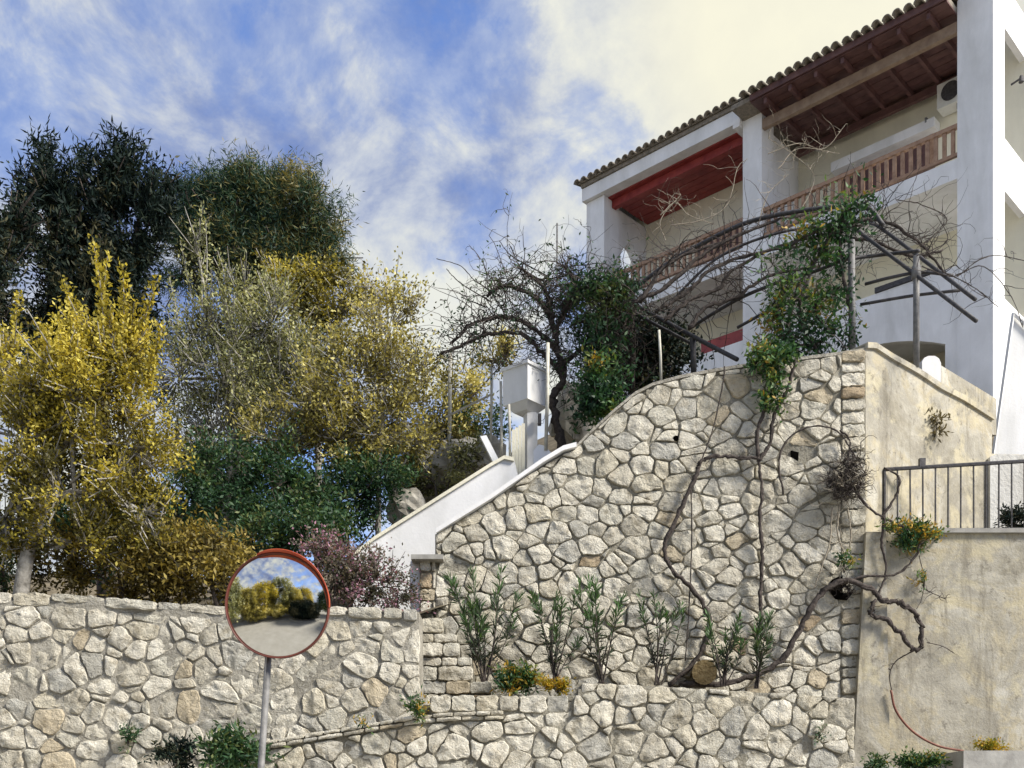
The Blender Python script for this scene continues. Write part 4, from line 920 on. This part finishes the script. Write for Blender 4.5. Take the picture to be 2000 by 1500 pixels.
# green creeper
gc = root('creeper', 'lush green creeper with orange tipped leaves climbing the right pergola post', 'creeper', P(1600, 690, 11.5))
hs = [vpath(p, 11.7) for p in ([(1600, 690), (1560, 620), (1580, 540), (1620, 460), (1660, 400)], [(1660, 680), (1660, 600), (1640, 500), (1650, 420), (1700, 390)], [(1470, 690), (1530, 680), (1600, 670)], [(1530, 660), (1520, 600), (1540, 560)], [(1540, 480), (1600, 450), (1690, 440)], [(1620, 650), (1590, 600), (1640, 560)])]
mb = MB(); tp_ = twig_mass(mb, hs, 260, .38, .006, .05); 
for h in hs: vtube(mb, h, .02, .01)
mb.build('stems', VINE, gc); leaf_on(tp_, 3900, .068, GREEN, gc, jitter=.05)
gd = root('hanging_creeper', 'green and orange creeper tuft hanging over the top of the stone wall', 'creeper', P(1510, 800, 10.85))
hs = [vpath(p, 10.85) for p in ([(1515, 690), (1505, 740), (1500, 800)], [(1530, 700), (1525, 750), (1505, 790)], [(1490, 700), (1520, 695), (1550, 690)], [(1455, 705), (1500, 695)])]
mb = MB(); tp_ = twig_mass(mb, hs, 70, .16, .004, .1); mb.build('stems', VINE, gd); leaf_on(tp_, 1300, .06, GREEN, gd, jitter=.03, tone=.08)

# vines trained on the wall
def wall_vine(label, paths, D, r0, r1, m_=VINE, tw=0, tl=.2, name='wall_vine', cat='vine', cand=VINE):
    x, y = paths[0][0][:2]; rt = root(name, label, cat, P(x, y, D)); mb = MB(); hh = []
    for p in paths: h = vpath(p, D); hh.append(h); vtube(mb, h, r0, r1)
    mb.build('stem', m_, rt, True)
    if tw: mb = MB(); tips = twig_mass(mb, hh, tw, tl, .0035, .02, .35); mb.build('twigs', cand, kind='stuff', parent=rt)
    return rt
wall_vine('thick S shaped vine stem rising from the bed in the middle of the wall', [[(1308, 1338), (1362, 1285), (1386, 1210), (1352, 1152), (1306, 1104), (1301, 1060), (1332, 988), (1362, 925), (1366, 905), (1398, 892), (1440, 893), (1485, 894)]], 10.87, .024, .017, tw=22)
wall_vine('straight dark vine stem going up the wall right of the S shaped stem', [[(1488, 1245), (1485, 1170), (1489, 1090), (1484, 1010), (1488, 950), (1480, 895)], [(1482, 900), (1478, 850), (1492, 800), (1505, 770)], [(1483, 900), (1503, 868), (1512, 815), (1540, 755), (1555, 700)]], 10.88, .02, .014, tw=30)
wall_vine('heavy grey vine trunk curving to the corner and looping on the rendered wall', [[(1325, 1338), (1430, 1332), (1515, 1298), (1562, 1232), (1598, 1165), (1645, 1134), (1700, 1150), (1722, 1172), (1755, 1177), (1785, 1196), (1799, 1222), (1800, 1258), (1786, 1269), (1762, 1243), (1735, 1214), (1700, 1199), (1709, 1172)]], 10.84, .03, .018, tw=14)
wall_vine('thin looping shoot round the square drain opening', [[(1530, 965), (1521, 900), (1545, 852), (1590, 832), (1635, 842), (1662, 878), (1690, 925)], [(1640, 840), (1660, 860), (1655, 900)]], 10.88, .011, .007, tw=16)
wall_vine('thin vertical stem left of the straight vine, hanging like a cable', [[(1350, 945), (1351, 1060), (1345, 1200), (1338, 1290)], [(1415, 715), (1410, 760), (1392, 840), (1368, 905)]], 10.89, .008, .006)
wall_vine('crooked vine arms crossing to the rendered wall below the railing', [[(1672, 960), (1700, 995), (1740, 1018), (1775, 1035)], [(1722, 1012), (1752, 962), (1753, 930), (1726, 914)], [(1728, 1010), (1722, 1060), (1731, 1115), (1714, 1166)], [(1645, 1140), (1690, 1126), (1752, 1121), (1788, 1085), (1796, 1062)]], 10.85, .014, .009, tw=18)
wall_vine('pale dry vine strands hanging down the corner under the tangle', [[(1640, 985), (1636, 1040), (1650, 1090), (1640, 1130)], [(1655, 990), (1662, 1050), (1650, 1100)], [(1625, 990), (1620, 1060), (1600, 1120), (1590, 1150)]], 10.86, .009, .006, PVINE, 40, .22, cand=PVINE)
tg = root('vine_tangle', 'nest like tangle of dead vine twigs near the wall corner', 'vine', P(1655, 985, 10.8))
hs = [vpath(p, 10.82) for p in ([(1625, 970), (1650, 930), (1680, 890)], [(1640, 900), (1680, 940), (1640, 975)], [(1620, 940), (1670, 960)])]
mb = MB(); twig_mass(mb, hs, 330, .28, .005, .0, .6); mb.build('twigs', VINE, kind='stuff', parent=tg)
mb = MB(); twig_mass(mb, hs, 90, .3, .005, .0, .5); mb.build('pale_twigs', PVINE, kind='stuff', parent=tg)
tg = root('vine_tangle', 'small dark tangle filling the cavity low at the wall corner', 'vine', P(1642, 1170, 10.85))
hs = [vpath(p, 10.88) for p in ([(1625, 1150), (1645, 1140), (1662, 1160)],)]
mb = MB(); twig_mass(mb, hs, 120, .12, .005, .0, .6); mb.build('twigs', VINE, kind='stuff', parent=tg)
mb = MB(); mb.tube(vpath([(1740, 1348), (1750, 1388), (1782, 1428), (1830, 1456), (1882, 1467)], 10.85), .012, 8); o = mb.build('hose', CABLE, None, True); tag(o, 'rusty red hose curving down the rendered wall to the block', 'hose')
wall_vine('thin dry stem joining the vine loop to the red hose', [[(1786, 1270), (1752, 1290), (1738, 1315), (1741, 1350)], [(1738, 1308), (1720, 1295), (1695, 1292)]], 10.9, .007, .005, tw=8)
wall_vine('faint dry twigs on the rendered wall under the hanging leaves', [[(1795, 1085), (1805, 1130), (1800, 1170), (1790, 1190)], [(1805, 1150), (1835, 1165), (1848, 1170)], [(1810, 1255), (1840, 1262), (1862, 1275)]], 10.95, .005, .003, tw=20, tl=.14)

# ================================================================== SMALL PLANTS
def bush(label, px, py, D, rx, ry, n, size, m_, name='plant', cat='plant', per=7, wr=.35, up=.5, tw=True, tone=0, group=None):
    rt = root(name, label, cat, P(px, py + ry, D), group)
    pos, dr, tn, twg = crown_points([(px, py, rx, ry, n)], D, per, size * 2.2, up, .6, .1, .4)
    leaf_mesh('foliage', pos, dr, size * (.7 + .6 * RS.rand(len(pos))), size * wr, m_, rt, tn + tone)
    mb = MB(); st, d, ln, c = twg[0]; b0 = P(px, py + ry, D)
    for i in range(min(14, len(st))): a = Vector(st[i]); mb.tube([b0, b0.lerp(a, .5) + Vector((0, 0, .02)), a], [.004, .003, .002], 3, False)
    mb.build('stems', VINE, rt); return rt
bush('leafy green and orange plant rooted under the iron railing', 1788, 1048, 10.9, 68, 26, 420, .05, GREEN, tone=.12, up=.3)
bush('small hanging leaf tuft on the rendered wall', 1805, 1140, 10.93, 10, 12, 22, .045, GREEN, tone=.3)
bush('green leaf tuft in the pale vine strands at the corner', 1648, 1102, 10.82, 12, 18, 40, .05, GREEN)
bush('dark shrub at the right end of the railing', 1980, 1018, 11.3, 36, 16, 240, .05, DARK, up=.4)
bush('green weeds at the foot of the left wall, left of the mirror pole', 445, 1478, 9.3, 58, 34, 420, .07, DGREEN, name='weeds', cat='weeds', tone=.1)
bush('dark purple grey weed beside the green weeds', 345, 1480, 9.35, 40, 34, 260, .05, DARK, name='weeds', cat='weeds')
bush('little green tuft growing out of the left wall', 250, 1445, 9.68, 13, 12, 50, .045, DGREEN, tone=.15)
bush('yellow green tuft where the left wall meets the ledge', 815, 1384, 9.5, 20, 13, 80, .045, GREEN, tone=.15)
bush('single small sprout on the ledge of flat stones', 713, 1415, 9.45, 6, 9, 14, .04, GREEN, tone=.1)
bush('small tuft beside the dark weed on the planter wall right end', 1718, 1494, 10.2, 30, 9, 120, .045, DGREEN, tone=.15)
bush('grass tuft on top of the concrete block', 1935, 1462, 10.5, 50, 6, 200, .035, ORNG, name='grass_tuft', cat='grass tuft')
bush('green weeds along the foot of the rendered wall', 1790, 1494, 10.5, 80, 9, 380, .045, GREEN, name='weeds', cat='weeds')
bush('tiny weed in a joint near the right end of the planter wall', 1600, 1435, 9.5, 9, 7, 22, .035, DGREEN)
bush('dry clump growing out of the high tan wall', 1826, 832, 11.65, 13, 26, 60, .06, DRY, tone=-.6)
bush('green plants in the planting bed beside the stepped buttress', 1010, 1335, 10.2, 48, 16, 420, .055, GREEN, name='ground_plants', cat='plants', up=.6)
bush('orange yellow flowers in the planting bed', 1088, 1345, 10.05, 34, 9, 240, .035, ORNG, name='flowers', cat='flowers', up=.6, tone=.2)
def oleander(label, px, ytop, ybot, D, n, spread_px, lean=0):
    rt = root('oleander', label, 'oleander', P(px, ybot, D), 'oleanders in the planting bed'); mb = MB(); Pp, Dd, Tt = [], [], []
    lw_ = random.uniform(.85, 1.25)
    for i in range(n):
        e = P(px + random.uniform(-1, 1) * spread_px + lean, ytop + random.random() ** 1.5 * (ybot - ytop) * .55, D + random.uniform(-.15, .1)); b0 = P(px + random.uniform(-7, 7), ybot, D)
        sp = spline([b0, b0.lerp(e, .5) + Vector((random.uniform(-.04, .04), 0, .02)), e], 8); mb.tube(sp, [.009 * (1 - .045 * j) for j in range(len(sp))], 4)
        ax = (sp[-1] - sp[-4]).normalized()
        for j, p in enumerate(sp):
            if j < 4: continue
            m_ = 2 if j < 13 else 6
            for _ in range(m_):
                d = Vector((random.gauss(0, .7), random.gauss(0, .5), random.gauss(0, .4))) + ax * (.7 if j < 13 else 1.2); Pp.append(tuple(p + Vector((0, 0, random.uniform(-.02, .02))))); Dd.append(tuple(d.normalized())); Tt.append(.1 + .055 * j + random.gauss(0, .15))
    mb.build('stems', VINE, rt); leaf_mesh('foliage', np.array(Pp), np.array(Dd), .1 * lw_, .016, OLEA, rt, np.array(Tt) - random.uniform(0, .3))
oleander('tall bushy oleander, leftmost in the bed beside the buttress', 945, 1122, 1335, 10.55, 14, 68)
oleander('green tall narrow oleander, second from the left in the bed', 1085, 1150, 1338, 10.5, 9, 46)
oleander('dark slender oleander in front of the wall centre', 1172, 1140, 1336, 10.55, 8, 50, 6)
oleander('thin sparse oleander left of the S shaped vine foot', 1285, 1165, 1338, 10.5, 7, 55, 8)
oleander('short green oleander right of the S shaped vine', 1410, 1205, 1340, 10.45, 9, 42, 4)
oleander('small oleander against the straight vine stem', 1478, 1205, 1345, 10.45, 6, 24)

# ================================================================== BEHIND THE CAMERA (seen in the mirror)
def backtree(label, x, y, r, h, m_, n, name='roadside_tree', cat='tree', z0=.0):
    rt = root(name, label, cat, (x, y, 0), 'roadside greenery behind the viewer'); u = unit(n); lump = np.array([noise.noise(Vector(q * 2) + Vector((x, y, 0))) for q in u]).reshape(-1, 1)
    c = np.array([x, y, z0 + h * .58]); pos = c + u * (.5 + .5 * RS.rand(n, 1) ** .5) * (1 + .4 * lump) * np.array([r, r * .8, h * .45])
    leaf_mesh('crown', pos, unit(n), .32, .2, m_, rt, .6 + lump[:, 0]); mb = MB(); mb.tube([(x, y, 0), (x + .1, y, h * .6)], [.14, .07], 6); mb.build('trunk', BARK, rt)
BACK = (((-8, -1.5), 2.4, 6, 'yellow tree across the road, far left in the mirror'), ((-6, -4.2), 2.6, 6.6, 'yellow tree across the road, left in the mirror'), ((-3.8, -6.5), 2.7, 7, 'yellow tree across the road, left of centre in the mirror'),
        ((-1.2, -8), 2.6, 7, 'yellow tree across the road, behind the dark bush in the mirror'), ((1.6, -11), 2.8, 7, 'farthest yellow tree down the road in the mirror'), ((-9.5, 1.5), 2.4, 6, 'yellow tree at the very left rim of the mirror'))
for i, ((x, y), r, h, lab) in enumerate(BACK): backtree(lab, x, y, r * (.85 + .1 * (i % 3)), h * (.8 + .13 * (i % 3)), (GOLD, YELL, OLIVE)[i % 3], 5200)
for i, lab in enumerate(('low gold bush at the foot of the left tree in the mirror', 'low gold bush at the foot of the middle trees in the mirror', 'low gold bush behind the dark bush in the mirror')): backtree(lab, -7 + 2.9 * i, -2.2 - 2.1 * i, 1.9, 2.2, GOLD, 3000, 'roadside_bush', 'bush')
backtree('dark rounded bush on the road island seen in the mirror', .7, -3.7, 2.5, 3.2, DARK, 12000, 'roadside_bush', 'bush', -.3)
backtree('dark tree right of the road seen in the mirror', 6.4, -1.5, 1.9, 4.6, DARK, 5000)
backtree('second dark tree farther right of the road seen in the mirror', 6.6, -7, 2.4, 5.5, DGREEN, 5000)
mb = MB()
for pts in ([(-40, 6), (-12, 1), (-7, -6), (-3, -9.5), (3.5, -15), (8, -30)],):
    for (x0, y0), (x1, y1) in zip(pts, pts[1:]):
        mb.hexa([(x0, y0, -.1), (x1, y1, -.1), (x1 - .3, y1 - 1, -.1), (x0 - .3, y0 - 1, -.1), (x0, y0, .55), (x1, y1, .55), (x1 - .3, y1 - 1, .6), (x0 - .3, y0 - 1, .6)])
o = mb.build('roadside_bank', ROCK, None, kind='structure')
mb = MB(); pts = [(.8 + 2.6 * math.cos(a), -3.8 + 1.9 * math.sin(a), 0) for a in [2 * math.pi * i / 28 for i in range(28)]]
mb.prism(pts[::-1], (0, 0, .12)); mb.build('kerb_island', CONC, None, kind='structure')
